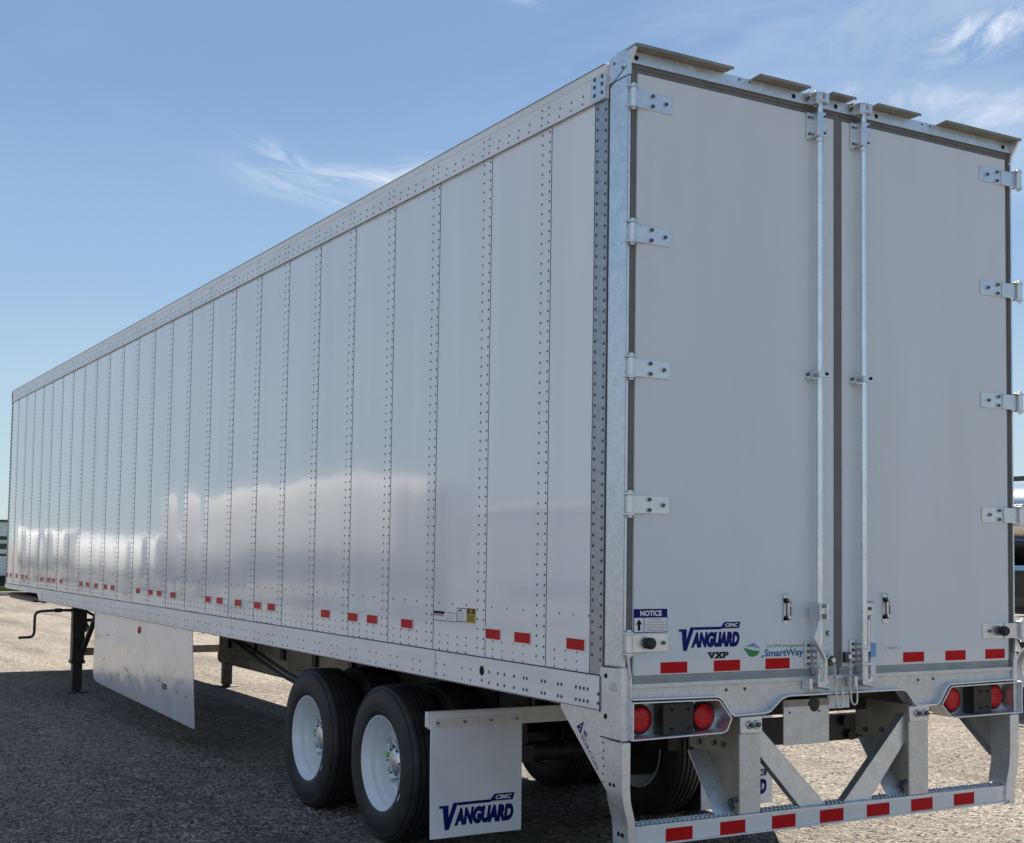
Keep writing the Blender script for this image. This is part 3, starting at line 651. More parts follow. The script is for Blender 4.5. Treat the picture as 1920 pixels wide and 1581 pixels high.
    # cam and keeper on the sill
    b.box(rx-.075, rx+.05, -.035, .0, 1.158, 1.176, 'zinc'); b.box(rx-.078, rx-.06, -.06, -.001, 1.128, 1.185, 'zinc'); b.box(rx+.03, rx+.05, -.055, -.001, 1.126, 1.178, 'zinc'); b.cyl((rx-.02, -.05, 1.145), (rx+.045, -.06, 1.136), .013, 'zinc', 12); b.box(rx-.03, rx+.025, -.066, -.03, 1.14, 1.17, 'zinc')
    b.build('bottom_keeper', lr, bevel=.002)
    if not right:
        b = MB(); b.tube([(rx-.03, -.075, 1.53), (rx-.036, -.08, 1.45), (rx-.058, -.082, 1.40), (rx-.058, -.082, 1.36), (rx-.02, -.086, 1.30), (rx-.004, -.088, 1.26), (rx-.004, -.085, 1.17)], .0105, 'zinc', 8)
        b.box(rx-.05, rx+.004, -.092, -.02, 1.495, 1.525, 'zinc'); b.box(rx-.052, rx-.04, -.1, -.03, 1.465, 1.55, 'zinc'); b.box(rx-.006, rx+.008, -.1, -.03, 1.47, 1.545, 'zinc')
        b.cyl((rx+.008, -.07, 1.51), (rx+.012, -.07, 1.51), .012, 'ink', 10)
        b.tube([(rx+.04, -.05, 1.32), (rx+.055, -.05, 1.295), (rx+.04, -.05, 1.275), (rx+.025, -.05, 1.295), (rx+.04, -.05, 1.32)], .004, 'zinc', 6)
    else:
        b = MB(); b.box(rx+.042, rx+.098, -.012, .0, 1.48, 1.545, 'zinc'); b.box(rx+.058, rx+.094, -.03, -.016, 1.18, 1.478, 'sticker'); b.box(rx+.0575, rx+.0945, -.0305, -.0155, 1.272, 1.345, 'sky_blue'); b.cyl((rx+.07, -.012, 1.515), (rx+.07, -.02, 1.515), .009, 'rivet', 10)
        b.box(rx+.043, rx+.097, -.014, -.001, 1.546, 1.552, 'sky_blue'); b.box(rx+.04, rx+.056, -.03, -.014, 1.30, 1.46, 'zinc')
    b.build('door_handle', lr, bevel=.0012)
    # hold-back hook
    hx = .956 if not right else 1.62
    b = MB(); b.box(hx-.024, hx+.024, -.004, .0, 1.462, 1.568, 'zinc'); b.lathe([(-.004, .0), (-.004, .024)], (hx, 0, 1.568), 'zinc', n=16, axis='y'); b.lathe([(-.004, .0), (-.004, .024)], (hx, 0, 1.462), 'zinc', n=16, axis='y')
    b.tube([(hx-.010, -.016, 1.592), (hx-.014, -.030, 1.580), (hx-.006, -.030, 1.562), (hx+.010, -.024, 1.548), (hx+.012, -.02, 1.53)], .0055, 'zinc', 8)
    b.tube([(hx-.011, -.016, 1.548), (hx-.012, -.018, 1.49), (hx, -.018, 1.470), (hx+.012, -.018, 1.49), (hx+.011, -.018, 1.53)], .0038, 'rivet', 8)
    b.cyl((hx-.004, -.004, 1.562), (hx-.004, -.026, 1.562), .010, 'rivet', 10); b.cyl((hx+.004, -.004, 1.478), (hx+.004, -.022, 1.478), .009, 'zinc', 10); b.cyl((hx+.004, -.018, 1.480), (hx+.036, -.022, 1.49), .0025, 'zinc', 6)
    b.build('hold_back_hook', dr)
    # tape
    xs = [(.203, .355), (.511, .668), (.825, .977)] if not right else [(1.745, 1.896), (2.055, 2.208), (2.361, 2.515)]
    b = MB(); bx(b, .06, xe-.06, -.0008, .0, 1.226, 1.288, 'white'); b.build('white_tape', dr)
    for x0, x1 in xs:
        b = MB(); z0 = 1.231 if not right else 1.237; b.box(x0, x1, -.0022, -.0006, z0, z0+.051, 'red'); b.build('reflective_strip', dr)
    if not right:
        for z in (1.5, 1.395):
            b = MB(); b.cyl((1.225, .0, z), (1.225, -.006, z), .0125, 'rivet', 14); b.cyl((1.225, -.006, z), (1.225, -.011, z), .008, 'galvd', 6); b.build('bolt', dr)
    return dr
ld = door(False); rd = door(True)
fy = lambda y: (lambda u, v: (u, y, v))

LOGO = [(0, .235), (.125, .235), (.120, .10), (.185, .258), (.68, .258), (.735, .318), (1.0, .318), (.975, .235), (.70, .235), (.665, .224), (.234, .224), (.125, -.04), (.07, -.04), (.045, .205), (0, .205)]
def logo(b, u0, v0, wd, y, m='blue', white='sticker', fn=None):
    fy = (lambda d: (lambda u, v: (u, fn(u, v)+d, v))) if fn else (lambda d: (lambda u, v: (u, d, v)))
    tr = lambda u, v: (u0+u*wd, v0+v*wd)
    bars = [[(0, .235), (.0425, .235), (.0425, .205), (0, .205)], [(.0425, .235), (.125, .235), (.122, .165), (.12, .10), (.125, -.04), (.07, -.04), (.0575, .08), (.045, .205)], [(.12, .10), (.145, .158), (.185, .258), (.244, .258), (.244, .248), (.212, .170), (.18, .092), (.125, -.04)]]
    xs = [.244+(.68-.244)*k/6 for k in range(7)]
    bars += [[(a, .258), (c, .258), (c, .224), (a, .224)] for a, c in zip(xs, xs[1:])]+[[(.68, .258), (.735, .318), (.735, .235), (.70, .235), (.68, .229)], [(.735, .318), (.82, .318), (.82, .235), (.735, .235)], [(.82, .318), (.91, .318), (.91, .235), (.82, .235)], [(.91, .318), (1.0, .318), (.975, .235), (.91, .235)]]
    for q in bars: b.flat([[tr(*p) for p in q]], fy(y), m)
    put_text(b, 'ANGUARD', *tr(.195, -.005), *tr(.985, .195), fy(y), m, shear=.22, bold=.075)
    put_text(b, 'CIMC', *tr(.745, .252), *tr(.955, .302), fy(y-.0006), white, shear=.15, bold=.035)
b = MB(); logo(b, .306, 1.345, .364, -.0016); put_text(b, 'VXP', .474, 1.291, .600, 1.321, fy(-.0016), 'ink', bold=.05); 
b.flat([[(.474, 1.321), (.508, 1.321), (.508, 1.316), (.474, 1.316)], [(.513, 1.321), (.553, 1.321), (.553, 1.317), (.513, 1.317)], [(.513, 1.2955), (.553, 1.2955), (.553, 1.291), (.513, 1.291)]], fy(-.0016), 'ink')
b.build('logo_decal', ld)
# green leaf and road emblem with wording
b = MB(); b.box(.682, 1.072, -.0006, .0, 1.2892, 1.364, 'door')
leaf = [(.690, 1.337), (.735, 1.326), (.790, 1.318), (.775, 1.300), (.748, 1.291), (.722, 1.296), (.712, 1.310), (.698, 1.322)]
b.flat([leaf], fy(-.0016), 'green')
b.flat([[(.695, 1.342), (.735, 1.352), (.775, 1.346), (.795, 1.328), (.770, 1.336), (.735, 1.341)]], fy(-.0016), 'sky_blue')
b.flat([[(.72, 1.346), (.748, 1.357), (.768, 1.352), (.742, 1.349)]], fy(-.002), 'teal')
put_text(b, 'US EPA Designated', .832, 1.330, 1.066, 1.349, fy(-.0016), 'green', shear=.2); put_text(b, 'SmartWay', .818, 1.281, 1.066, 1.326, fy(-.0016), 'teal', bold=.03)
b.flat([[(.795, 1.287), (.808, 1.300), (.815, 1.287)]], fy(-.0016), 'teal')
b.build('emblem_decal', ld)
b = MB(); b.box(.051, .240, -.0008, .0, 1.418, 1.526, 'blue'); y = -.0014
x0 = .051
b.flat([[(.054, 1.422), (.107, 1.422), (.107, 1.486), (.054, 1.486)], [(.111, 1.422), (.237, 1.422), (.237, 1.486), (.111, 1.486)]], fy(y), 'sticker')
put_text(b, 'NOTICE', .088, 1.494, .208, 1.519, fy(y), 'sticker', bold=.04)
b.flat([[(.081, 1.479), (.099, 1.456), (.063, 1.456)], [(.074, 1.457), (.088, 1.457), (.088, 1.428), (.074, 1.428)]], fy(y-.0006), 'ink')
for k, (a, c) in enumerate(((.14, .205), (.128, .222), (.116, .232), (.118, .23), (.126, .224))):
    q = a
    while q < c:
        w_ = random.uniform(.008, .022); b.flat([[(q, 1.481-k*.012), (min(q+w_, c), 1.481-k*.012), (min(q+w_, c), 1.475-k*.012), (q, 1.475-k*.012)]], fy(y-.0006), 'faint'); q += w_+.004
b.build('notice_sticker', ld)
b = MB()
for k in range(5): b.box(2.33-.0*k, 2.535, -.0008, 0, 3.985-k*.016, 3.989-k*.016, 'sticker')
b.build('printed_lines', rd)
b = MB()
for k in range(26): x = 1.60+random.random()*.13; z = 1.305+random.random()*.012; b.flat([[(x, z), (x+.012, z+.001), (x+.012, z+.003), (x, z+.002)]], fy(-.0009), 'faint')
b.build('scribbled_mark', rd)

# chains with hooks at the centre of the sill
def chain(x, zt, zb, dx):
    b = MB(); n = 7
    b.box(x-.02, x+.02, -.02, .0, zt+.0, zt+.05, 'rivet'); b.cyl((x, -.02, zt+.03), (x, -.035, zt+.03), .012, 'zinc', 10)
    for k in range(n):
        a = k/(n-1); z = zt-(zt-zb)*a; xx = x+dx*a; r = .006
        if k % 2: pts = [(xx+r*math.cos(t), -.035, z+.013*math.sin(t)) for t in [i*math.pi/3 for i in range(7)]]
        else: pts = [(xx, -.035+r*math.cos(t), z+.013*math.sin(t)) for t in [i*math.pi/3 for i in range(7)]]
        b.tube(pts, .0028, 'zinc', 6, 2)
    e = x+dx
    b.tube([(e-.012, -.04, zb), (e-.004, -.04, zb-.05), (e+.003, -.04, zb-.10), (e+.022, -.04, zb-.118), (e+.04, -.04, zb-.10), (e+.038, -.04, zb-.04), (e+.034, -.04, zb-.01)], .0042, 'zinc', 8)
    return b.build('latch_chain', T)
chain(1.235, 1.235, 1.15, .012); chain(1.345, 1.25, 1.16, .0)
b = MB(); b.box(1.255, 1.40, .03, .036, 1.02, 1.085, 'sticker')
for x in (1.31, 1.345): b.rivet((x, .03, 1.03), (0, -1, 0), .006, .006, 'zinc')
b.build('chain_plate', T)

# ------------------------------------------------------------------ rear impact guard
b = MB(); b.box(.066, 2.535, .0, .10, .462, .553, 'galv')
b.ribbon([(.066, .462), (2.535, .462)], -.012, .0, .01, 'galv')
for k in range(92):
    x = .10+k*.0262
    if .66 < x < .82 or 1.78 < x < 1.94: continue
    for y in (.025, .06):
        b.prism([(x, y), (x+.012, y), (x+.012, y+.022), (x, y+.022)], .553, .560, 'galv', axis='z')
guard = b.build('bumper_guard', T, bevel=.002)
b = MB(); b.box(.075, 2.45, -.0008, .0, .468, .542, 'white'); b.build('white_tape', guard)
for x0, x1, z0 in ((.24, .392, .470), (.554, .704, .471), (.868, 1.016, .472), (1.174, 1.329, .473), (1.488, 1.644, .474), (1.799, 1.954, .475), (2.113, 2.266, .477)):
    b = MB(); b.box(x0, x1, -.0022, -.0006, z0, z0+.060, 'red'); b.build('reflective_strip', guard)
for x0, x1, xp in ((.672, .802, .664), (1.79, 1.93, 1.79)):
    b = MB(); b.box(x0, x1, .004, .085, .5535, 1.012, 'galvd'); b.box(x0-.002, x1+.002, -.004, .004, .93, 1.012, 'galv')
    for x in (x0+.055, x1-.033): b.cyl((x, -.004, .972), (x, -.012, .972), .021, 'zinc', 18); b.cyl((x, -.012, .972), (x, -.026, .972), .014, 'rivet', 6)
    b.build('guard_post', guard, bevel=.006)
    b = MB(); xg0, xg1 = (x0-.006, x0-.0005) if x0 < 1 else (x0-.006, x0-.0005)
    b.prism([(.004, .555), (.004, 1.02), (.38, 1.02), (.38, .83), (.22, .80), (.035, .556)], xg0, xg1, 'beige', axis='x')
    b.bar((xg0-.058, .245, .83), (xg0-.058, .037, .556), .114, .006, 'galv', (1, 0, 0))
    for y, z in ((.301, .858), (.184, .868), (.115, .869), (.05, .61), (.015, .625), (.045, .58)): b.cyl((xg0, y, z), (xg0-.014, y, z), .014, 'rivet', 8)
    b.build('guard_gusset', guard)
for pts in ([(.803, .96), (.803, .835), (1.075, .5545), (1.235, .5545)], [(1.789, .975), (1.789, .838), (1.535, .5545), (1.362, .5545)]):
    b = MB(); b.prism(pts, .028, .034, 'galv'); (a0, a1), (c0, c1), (d0, d1), (e0, e1) = pts
    b.bar((a0, .05, a1-.003), (e0, .05, e1), .046, .006, 'galv', (0, 1, 0)); b.bar((c0, .05, c1), (d0, .05, d1), .046, .006, 'galv', (0, 1, 0))
    b.build('guard_brace', guard)

# number plate hanging under the sill
b = MB(); b.box(.952, 1.246, .012, .016, .858, 1.042, 'galvd'); b.box(.955, 1.25, .0165, .03, 1.03, 1.075, 'beige')
for x in (.99, 1.18): b.rivet((x, .012, 1.015), (0, -1, 0), .006, .004, 'ink'); b.rivet((x, .012, .875), (0, -1, 0), .004, .003, 'sticker')
b.build('plate_holder', T)
b = MB(); b.lathe([(-.03, .0), (-.03, .03), (-.02, .045), (.02, .05), (.06, .05)], (1.15, .04, 1.045), 'chassis', n=20, axis='y'); b.box(1.06, 1.22, .05, .12, 1.03, 1.075, 'chassis'); b.build('plate_lamp', T)

# ------------------------------------------------------------------ mud flaps
def mud_flap(x0, x1, bar0, bar1):
    b = MB(); y = 1.985
    def sag(u, v):
        t = max(0, (.76-v)/.64); q = (u-x0)/(x1-x0)
        return y-.020*t*t*math.sin(q*3.0+.35)-.010*t*math.cos(q*6.1)
    n, m_ = 14, 16; vv = []
    for dy in (0, .008):
        for jz in range(m_+1):
            for ix in range(n+1): u = x0+(x1-x0)*ix/n; v = .128+.707*jz/m_; vv.append((u, sag(u, v)+dy, v))
    o_ = (n+1)*(m_+1); ff = []
    for jz in range(m_):
        for ix in range(n):
            a = jz*(n+1)+ix; ff += [(a, a+1, a+n+2, a+n+1), (a+o_, a+n+1+o_, a+n+2+o_, a+1+o_)]
    for ix in range(n): a = ix; ff.append((a, a+o_, a+1+o_, a+1)); a = m_*(n+1)+ix; ff.append((a, a+1, a+1+o_, a+o_))
    for jz in range(m_): a = jz*(n+1); ff.append((a, a+n+1, a+n+1+o_, a+o_)); a = a+n; ff.append((a, a+o_, a+n+1+o_, a+n+1))
    b.add(vv, ff, 'flap')
    fl = b.build('mud_flap', T)
    b = MB(); b.box(x0+.022, x1-.022, y-.005, y-.0005, .755, .812, 'bracket')
    for k in range(4): x = x0+.04+k*(x1-x0-.08)/3; b.cyl((x, y-.005, .785), (x, y-.011, .785), .012, 'zinc', 12); b.cyl((x, y-.011, .785), (x, y-.017, .785), .008, 'rivet', 6)
    b.build('clamp_strip', fl)
    b = MB(); logo(b, x0+.055, .192, .505, -.0016, white='flap', fn=sag); b.build('logo_decal', fl)
    b = MB(); b.box(bar0, bar1, y+.0085, y+.014, .752, .848, 'bracket'); b.box(bar0, bar1, y+.0142, y+.05, .842, .848, 'bracket'); b.box(bar0, bar0+.006, y+.0142, y+.05, .76, .842, 'bracket')
    b.build('flap_bracket', T)
mud_flap(.032, .640, .018, .97); mud_flap(1.985, 2.59, 1.63, 2.60)

# ------------------------------------------------------------------ running gear
def wheel(xc, yc, s, outer):
    """xc: outboard face of the tyre; s=+1 body grows to +x"""
    zc = .455; e = bpy.data.objects.new('wheel', None); COL.objects.link(e); e.parent = T; e.location = Vector((xc, yc, zc))-T.location
    Wd = .282
    tp = [(.030, .287), (.018, .296), (.008, .315), (.0015, .345), (.0, .375), (.003, .405), (.010, .432), (.012, .436), (.009, .440), (.016, .456), (.020, .4585), (.0265, .4585), (.030, .468), (.042, .4785)]
    gx = [.062, .098, .135, .147, .184, .220]
    for g in (.066, .104, .141, .178, .216):
        tp += [(g-.007, .485-abs(g-.141)*.05), (g-.0045, .472), (g+.0045, .472), (g+.007, .485-abs(g-.141)*.05)]
    tp += [(Wd-.042, .4785), (Wd-.030, .468), (Wd-.0265, .4585), (Wd-.020, .4585), (Wd-.016, .456), (Wd-.010, .432), (Wd-.003, .405), (Wd, .375), (Wd-.0015, .345), (Wd-.008, .315), (Wd-.03, .287)]
    b = MB(); b.lathe([(s*a, r) for a, r in tp], (0, 0, 0), 'rubber', n=88)
    # moulded rib near the rim and lettering marks
    b.lathe([(s*.0075, .318), (s*.005, .321), (s*.0045, .326), (s*.005, .330)], (0, 0, 0), 'rubber', n=88)
    if outer:
        for a0 in (203, ):
            q = [(s*-.0008, rr*math.cos(R(a)), rr*math.sin(R(a))) for a, rr in ((a0, .362), (a0+9, .352), (a0+9, .340), (a0, .350))]
            q = [(s*-.0008+(0 if i < 2 else s*.0025), p[1], p[2]) for i, p in enumerate(q)]
            b.add(q, [(0, 1, 2, 3)], 'sticker')
    b.build('tyre', e, (0, 0, 0))
    b = MB()
    if outer:
        rp = [(.030, .286), (.020, .294), (.016, .2935), (.017, .2875), (.030, .281), (.050, .273), (.062, .263), (.080, .260), (.100, .258), (.112, .250), (.128, .245), (.165, .240), (.183, .234), (.194, .222), (.197, .205), (.193, .17), (.186, .142), (.184, .0)]
        b.lathe([(s*a, r) for a, r in rp], (0, 0, 0), 'wheel', n=72)
        for k in range(5):
            t = R(72*k+20); c = Vector((s*.1965, .187*math.cos(t), .187*math.sin(t))); 
            u = Vector((0, -math.sin(t), math.cos(t))); v = Vector((0, math.cos(t), math.sin(t)))
            ring = [c+u*(.034*math.cos(a))+v*(.022*math.sin(a)) for a in [i*2*math.pi/14 for i in range(14)]]
            inner = [p+Vector((s*-.004, 0, 0)) for p in ring]
            b.add([(s*.1915+(p.x-c.x), p.y, p.z) for p in ring], [tuple(range(14))], 'ink')
            ring2 = [c+u*(.040*math.cos(a))+v*(.027*math.sin(a)) for a in [i*2*math.pi/14 for i in range(14)]]
            b.add([(s*.191, p.y, p.z) for p in ring]+[(s*.192, p.y, p.z) for p in ring2], [(i, (i+1) % 14, (i+1) % 14+14, i+14) for i in range(14)], 'alu')
        b.build('rim', e, (0, 0, 0))
        b = MB(); hp = [(.185, .112), (.163, .108), (.145, .100), (.125, .092), (.110, .080), (.103, .060), (.103, .0)]
        b.lathe([(s*a, r) for a, r in hp], (0, 0, 0), 'alu', n=40)
        for k in range(10):
            t = R(36*k+9); y, z = .143*math.cos(t), .143*math.sin(t)
            b.cyl((s*.186, y, z), (s*.150, y, z), .017, 'zinc', 6); b.cyl((s*.150, y, z), (s*.123, y, z), .015, 'lime' if k % 5 == 0 else 'zinc', 10)
        for k in range(6): t = R(60*k); b.cyl((s*.115, .083*math.cos(t), .083*math.sin(t)), (s*.103, .083*math.cos(t), .083*math.sin(t)), .008, 'rivet', 6)
        b.tube([(s*.14, .02, .09), (s*.13, .10, .13), (s*.16, .20, .10), (s*.165, .19, .05), (s*.15, .13, -.01), (s*.14, .08, -.02)], .006, 'alu', 6)
        b.build('hub', e, (0, 0, 0))
    else:
        rp = [(.030, .286), (.02, .294), (.017, .2875), (.03, .281), (.06, .262), (.085, .24), (.088, .20), (.088, .14), (.2, .235), (.23, .26), (Wd-.03, .281), (Wd-.017, .2875), (Wd-.02, .294), (Wd-.03, .286)]
        b.lathe([(s*a, r) for a, r in rp], (0, 0, 0), 'wheel', n=56)
        b.build('rim', e, (0, 0, 0))
        b = MB(); b.lathe([(s*a, r) for a, r in [(.10, .0), (.10, .205), (.14, .21), (.26, .21), (.31, .205), (.315, .06), (.315, .0)]], (0, 0, 0), 'chassis', n=36); b.build('brake_drum', e, (0, 0, 0))
    return e
for yc in (2.715, 3.955):
    wheel(.032, yc, 1, True); wheel(.352, yc, 1, False); wheel(2.568, yc, -1, True); wheel(2.248, yc, -1, False)
for yc in (2.715, 3.955):
    b = MB(); b.cyl((.30, yc, .455), (2.30, yc, .455), .066, 'chassis', 20)
    for x in (.74, 1.86):
        b.box(x-.05, x+.05, yc-.62, yc+.05, .50, .60, 'chassis'); b.cyl((x, yc-.30, .60), (x, yc-.30, .76), .13, 'black', 20); b.cyl((x+.1, yc+.25, .5), (x+.12, yc+.05, .80), .035, 'black', 10)
        b.cyl((x+.16, yc+.12, .58), (x+.16, yc+.34, .58), .085, 'chassis', 16)
    b.build('axle', T)
b = MB()
for x in (.66, 1.84):
    for ya, yb, m in ((2.12, 4.7, 'chassis'), (4.7, 7.92, 'beige')):  # same rail, darker material behind the wheels paints the shade there
        b.box(x, x+.10, ya, yb, .76, 1.054, m); b.prism([(x-.01, .759), (x+.06, .759), (x+.06, .66), (x+.02, .655), (x-.005, .675), (x-.014, .71)], ya, yb, m)
    for k in range(8): b.box(x-.03, x-.0035, 2.3+k*.75, 2.38+k*.75, .82, 1.05, 'black')
    for y in (2.14, 3.3, 4.5): b.box(x-.01, x+.11, y, y+.18, .55, .759, 'chassis')
b.build('slider_frame', T)
b = MB(); b.box(1.3, 2.36, .80, .86, .72, .865, 'black'); b.box(2.28, 2.36, .72, .80, .70, 1.05, 'chassis'); b.box(1.24, 1.30, .80, .86, .72, 1.05, 'chassis')
for x, z in ((2.1, .83), (2.14, .75), (2.0, .97)): b.cyl((x, .80, z), (x, .77, z), .03, 'chassis', 10)
b.build('rear_crossmember', T)
b = MB(); y = .3
while y < 16:
    b.box(.036, 2.564, y, y+.045, 1.04 if y < 13.4 else 1.09, 1.0545, 'chassis')
    if y < 13.4: b.box(.50, 2.10, y, y+.045, .965, 1.0398, 'chassis')
    y += .305
b.build('floor_crossmembers', T)
b = MB(); b.box(.06, 2.54, 13.66, 16.02, 1.035, 1.088, 'black'); b.box(.05, .16, 14.2, 16.05, 1.006, 1.034, 'black'); b.box(.04, .10, 13.55, 13.61, 1.02, 1.09, 'black'); b.build('coupler_plate', T)
for dx, dz in ((0, 0), (.03, .03)):
    b = MB(); b.tube([(.42+dx, 7.2, 1.03), (.42+dx, 6.8, .96+dz*.3), (.42+dx, 6.1, .84+dz), (.42+dx, 5.4, .735+dz), (.44+dx, 4.85, .685+dz), (.47+dx, 4.3, .68+dz), (.5+dx, 3.9, .72)], .014, 'black', 8); b.build('air_hose', T)

# ------------------------------------------------------------------ landing gear
for x in (.222, 2.135):
    b = MB(); b.box(x-.072, x+.072, 12.13, 12.27, .36, 1.052, 'black'); b.box(x-.058, x+.058, 12.145, 12.255, .0, .359, 'black')
    b.box(x-.13, x+.13, 12.08, 12.32, GZ, GZ+.012, 'chassis'); b.box(x-.03, x+.03, 12.12, 12.28, GZ+.013, .0, 'black'); b.box(x-.085, x+.085, 12.12, 12.28, .33, .37, 'black')
    b.box(x-.085, x+.085, 12.1, 12.129, .72, 1.052, 'black')
    b.build('landing_leg', T, bevel=.004)
b = MB(); b.tube([(.155, 12.2, .985), (.0, 12.2, .985), (-.16, 12.2, .98), (-.235, 12.2, .972), (-.275, 12.2, .955), (-.292, 12.2, .91), (-.294, 12.2, .82), (-.294, 12.2, .73), (-.31, 12.2, .68), (-.35, 12.2, .662), (-.42, 12.2, .66), (-.475, 12.2, .658)], .0165, 'black', 10)
b.cyl((.02, 12.2, .985), (-.06, 12.2, .984), .026, 'black', 12); b.build('crank_handle', T)
b = MB(); b.box(.295, 2.062, 12.17, 12.23, .425, .515, 'beige'); b.build('cross_brace', T)
b = MB()
for x in (.27, 2.1): b.bar((x, 12.1, .50), (x, 11.3, 1.06), .05, .05, 'chassis'); b.bar((x+.07, 12.1, .72), (x+.07, 12.9, 1.06), .05, .03, 'galvd')
b.bar((.30, 12.2, .98), (1.15, 12.2, .5), .05, .03, 'chassis'); b.bar((2.06, 12.2, .98), (1.25, 12.2, .5), .05, .03, 'chassis')
b.cyl((.3, 12.2, .86), (2.06, 12.2, .86), .02, 'chassis', 10)
b.build('leg_brace', T)

# ------------------------------------------------------------------ side skirt
sk = [(6.675, 1.056), (6.60, .60), (6.53, .222), (6.545, .206), (6.60, .208), (8.4, .245), (9.6, .268), (10.2, .285), (10.33, .305), (10.385, .345), (10.40, .42), (10.40, 1.056)]
b = MB(); b.prism(sk, .018, .023, 'skirt', axis='x')
skirt = b.build('side_skirt', T)
b = MB(); b.lathe([(.0, .0), (-.016, .0), (-.016, .022), (-.01, .034), (0, .036)], (.017, 8.46, .955), 'lens', n=20); b.build('marker_light', skirt)
b = MB()
put_text(b, '335', 7.585, .458, 7.42, .512, lambda u, v: (.0168, u, v), 'ink', bold=.04)
b.build('stencilled_number', skirt)
for y, z in ((7.7, .52), (8.9, .52), (7.1, .47), (6.8, .46), (9.9, .56), (9.75, .83), (9.0, .535)):
    b = MB(); b.rivet((.018, y, z), (-1, 0, 0), .012, .005, 'rivet'); b.build('bolt', skirt)

# ------------------------------------------------------------------ the yard around it
def simple_wheel(parent, x, y, r, s, wd=.28):
    e = bpy.data.objects.new('wheel', None); COL.objects.link(e); e.parent = parent; e.location = Vector((x, y, GZ+r))-parent.location
    b = MB(); b.lathe([(s*a, q) for a, q in [(.03, r*.58), (.0, r*.7), (.0, r*.86), (.03, r*.97), (.06, r), (wd-.06, r), (wd-.03, r*.97), (wd, r*.86), (wd, r*.58)]], (0, 0, 0), 'rubber', n=40); b.build('tyre', e, (0, 0, 0))
    b = MB(); b.lathe([(s*a, q) for a, q in [(.03, r*.58), (.03, r*.54), (.10, r*.5), (.12, r*.3), (.05, r*.22), (.05, 0)]], (0, 0, 0), 'alu', n=32); b.build('rim', e, (0, 0, 0))
M['chrome'] = mat('polished_tank_steel', (.72, .73, .74), .12, metal=1., bump=.08, bscale=2, bdist=.02)
tk = thing('tanker_trailer', 'shiny steel tank trailer behind the right rear door, cut by the picture edge', 'trailer', (11.15, 9.5, GZ))
b = MB(); pr = []
for i in range(40):
    t = 2*math.pi*i/40; pr.append((11.15+1.19*math.cos(t), 2.22+.56*math.sin(t)))
b.prism(pr, 3.2, 15.5, 'chrome'); b.build('tank', tk)
for y in (3.25, 5.6, 8, 10.4, 12.8, 15.4):
    b = MB(); b.prism([(11.15+1.205*math.cos(2*math.pi*i/40), 2.22+.575*math.sin(2*math.pi*i/40)) for i in range(40)], y, y+.06, 'alu'); b.build('tank_band', tk)
b = MB(); b.box(10.0, 10.06, 3.2, 15.5, 2.73, 2.79, 'black'); b.box(12.24, 12.3, 3.2, 15.5, 2.73, 2.79, 'black'); 
for y in (3.3, 6.2, 9, 12, 15.3): b.box(10.01, 10.05, y, y+.04, 2.4, 2.73, 'black')
b.build('walkway_rail', tk)
b = MB(); b.box(9.96, 10.02, 3.2, 15.5, 1.64, 1.70, 'sky_blue'); b.box(9.97, 10.05, 3.2, 15.5, 1.20, 1.32, 'chassis'); b.box(9.95, 10.0, 3.2, 15.5, 1.03, 1.08, 'alu'); b.box(10.2, 12.1, 3.2, 15.5, 1.1, 1.64, 'chassis')
for k in range(12):
    y = 3.4+k; b.box(9.963, 9.97, y+.12, y+.42, 1.235, 1.285, 'white'); b.box(9.963, 9.97, y-.18, y+.12, 1.235, 1.285, 'red')
b.build('frame_rail', tk)
for y in (4.5, 5.78): simple_wheel(tk, 9.95, y, .50, 1); simple_wheel(tk, 12.35, y, .50, -1)
b = MB(); b.box(10.1, 12.2, 3.9, 6.6, .55, 1.05, 'chassis'); b.build('axle_box', tk)
for x in (10.2, 11.9): b = MB(); b.box(x, x+.2, 12.5, 12.7, GZ, 1.1, 'black'); b.build('landing_leg', tk)

# left background: kerb, grass verge and a white camper beyond it
M['kerb'] = mat('concrete_kerb', (.36, .34, .31), .85, vary=.15, vscale=3)
b = MB(); b.box(2.6, 30.0, 46.0, 46.3, GZ-.1, GZ+.14, 'kerb'); structure(b.build('kerb', bevel=.02))
M['grass'] = mat('verge_grass', (.085, .13, .022), .9, vary=.5, vscale=9)
b = MB(); b.add([(2.6, 46.3, GZ+.08), (30.0, 46.3, GZ+.08), (30.0, 55, GZ+.08), (2.6, 55, GZ+.08)], [(0, 1, 2, 3)], 'grass')
for k in range(9000):
    x = rng.uniform(2.7, 9); y = rng.uniform(46.35, 52); h = rng.uniform(.05, .16); a = rng.uniform(0, 3.14); dx, dy = math.cos(a)*.012, math.sin(a)*.012; lx, ly = rng.normal(0, .03, 2)
    b.add([(x-dx, y-dy, GZ+.08), (x+dx, y+dy, GZ+.08), (x+lx, y+ly, GZ+.08+h)], [(0, 1, 2)], 'grass')
o = b.build('grass', smooth=0); o['kind'] = 'stuff'; o['label'] = 'green grass verge behind the kerb at the left edge'; o['category'] = 'grass'
M['camper'] = mat('camper_body_paint', (.62, .67, .70), .35)
M['window'] = mat('dark_tinted_window', (.02, .025, .03), .08)
cp = thing('camper_trailer', 'pale camper with dark window bands beyond the grass at the left edge', 'trailer', (6.8, 58, GZ))
b = MB(); b.prism([(3.2, .45), (10.6, .45), (10.6, 2.5), (10.2, 2.82), (3.6, 2.82), (3.2, 2.45)], 56.8, 59.2, 'camper'); b.build('body', cp, bevel=.05)
b = MB(); b.box(3.5, 10.3, 56.7, 59.3, 2.80, 2.90, 'window'); b.build('roof_edge', cp)
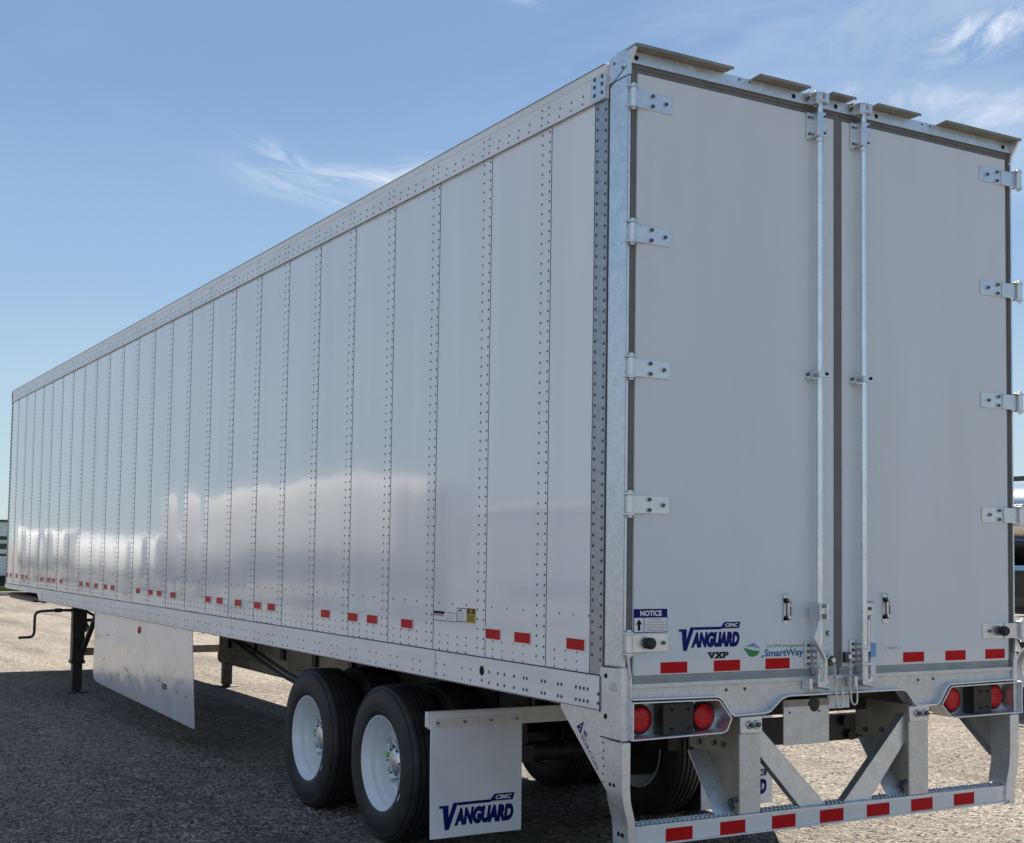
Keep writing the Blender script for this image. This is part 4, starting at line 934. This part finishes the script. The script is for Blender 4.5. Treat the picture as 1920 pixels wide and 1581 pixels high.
for z0, z1, x1 in ((2.02, 2.18, 7.25), (1.62, 1.86, 7.2), (1.32, 1.42, 7.0)):
    b = MB(); b.box(4.0, x1, 56.78, 56.86, z0, z1, 'window'); b.build('window', cp)
b = MB(); b.box(3.6, 10.2, 57.0, 59.0, .0, .449, 'chassis'); b.build('chassis', cp)
for x in (4.6, 5.5):
    b = MB(); b.lathe([(-.02, 0), (-.02, .2), (0, .34), (.2, .34), (.22, .2), (.22, 0)], (x, 56.9, GZ+.34), 'rubber', n=28, axis='y'); b.build('wheel', cp)

# sunlit trailers standing in the next row: they show only as reflections in the polished side
M['box_white'] = mat('white_trailer_paint', (.78, .765, .73), .4)
M['grey_body'] = mat('grey_trailer_paint', (.22, .235, .25), .45)
M['cream'] = mat('cream_tank_paint', (.50, .47, .43), .5, vary=.1, vscale=.6)
def tank_trailer(x, y0, y1, z0, z1, label, sag=0., m='box_white'):
    t = thing('parked_trailer', label, 'trailer', (x-1.25, (y0+y1)/2, GZ), 'trailers parked in the next row')
    b = MB(); xc, zc, rx_, rz = x-1.25, (z0+z1)/2, 1.25, (z1-z0)/2; n = 36; v = []; st = []
    for k in range(8): a = math.pi/2*k/7; st.append((y0+1.0-1.0*math.cos(a), math.sin(a)))
    for k in range(1, 12): st.append((y0+1.0+(y1-y0-2.0)*k/12, 1.0))
    for k in range(8): a = math.pi/2*k/7; st.append((y1-1.0+1.0*math.sin(a), math.cos(a)))
    for yy, sc in st:
        q = (yy-y0)/(y1-y0); dz = -sag*math.sin(math.pi*q)
        for k in range(n):
            c_, s_ = math.cos(2*math.pi*k/n), math.sin(2*math.pi*k/n); e_ = .62
            v.append((xc+rx_*sc*math.copysign(abs(c_)**e_, c_), yy, zc+dz+rz*sc*math.copysign(abs(s_)**e_, s_)))
    f = [(i*n+k, i*n+(k+1) % n, (i+1)*n+(k+1) % n, (i+1)*n+k) for i in range(len(st)-1) for k in range(n)]
    b.add(v, f, m); b.build('tank_body', t, smooth=60)
    b = MB(); b.box(x-2.2, x-.3, y0+1, y1-1, max(.7, z0-.35), z0+.12, 'chassis'); b.build('chassis', t)
    for y in (y0+1.9, y0+3.1): simple_wheel(t, x-.05, y, .5, -1); simple_wheel(t, x-2.45, y, .5, 1)
    for q in (x-.55, x-2.2): b = MB(); b.box(q, q+.15, y1-3.4, y1-3.25, GZ, z0+.05, 'black'); b.build('landing_leg', t)
tank_trailer(-10.0, 23.0, 42.5, 1.05, 3.75, 'tall cream tank trailer mirrored as the long pale block in the side wall', 0, 'cream')
tank_trailer(-10.3, 48.0, 60.0, .9, 2.5, 'low white tank trailer mirrored as a bright hump beside the long pale block', .5)
tank_trailer(-9.8, 66.0, 80.0, .9, 2.8, 'white tank trailer mirrored as the leftmost bright patch in the side wall')
t = thing('parked_trailer', 'grey tipping trailer mirrored as a thin bright line near the rear of the side wall', 'trailer', (-11.3, 13.5, GZ), 'trailers parked in the next row')
b = MB(); b.box(-12.5, -10.05, 8.5, 19.0, 1.1, 2.62, 'grey_body'); b.build('body', t, bevel=.03)
b = MB(); b.box(-10.06, -9.94, 8.4, 19.1, 2.621, 2.74, 'box_white'); b.build('top_rail', t)
b = MB(); b.box(-12.3, -10.2, 9.0, 18.5, .8, 1.098, 'chassis'); b.build('chassis', t)
for y in (10.2, 11.5): simple_wheel(t, -10.1, y, .5, -1); simple_wheel(t, -12.4, y, .5, 1)
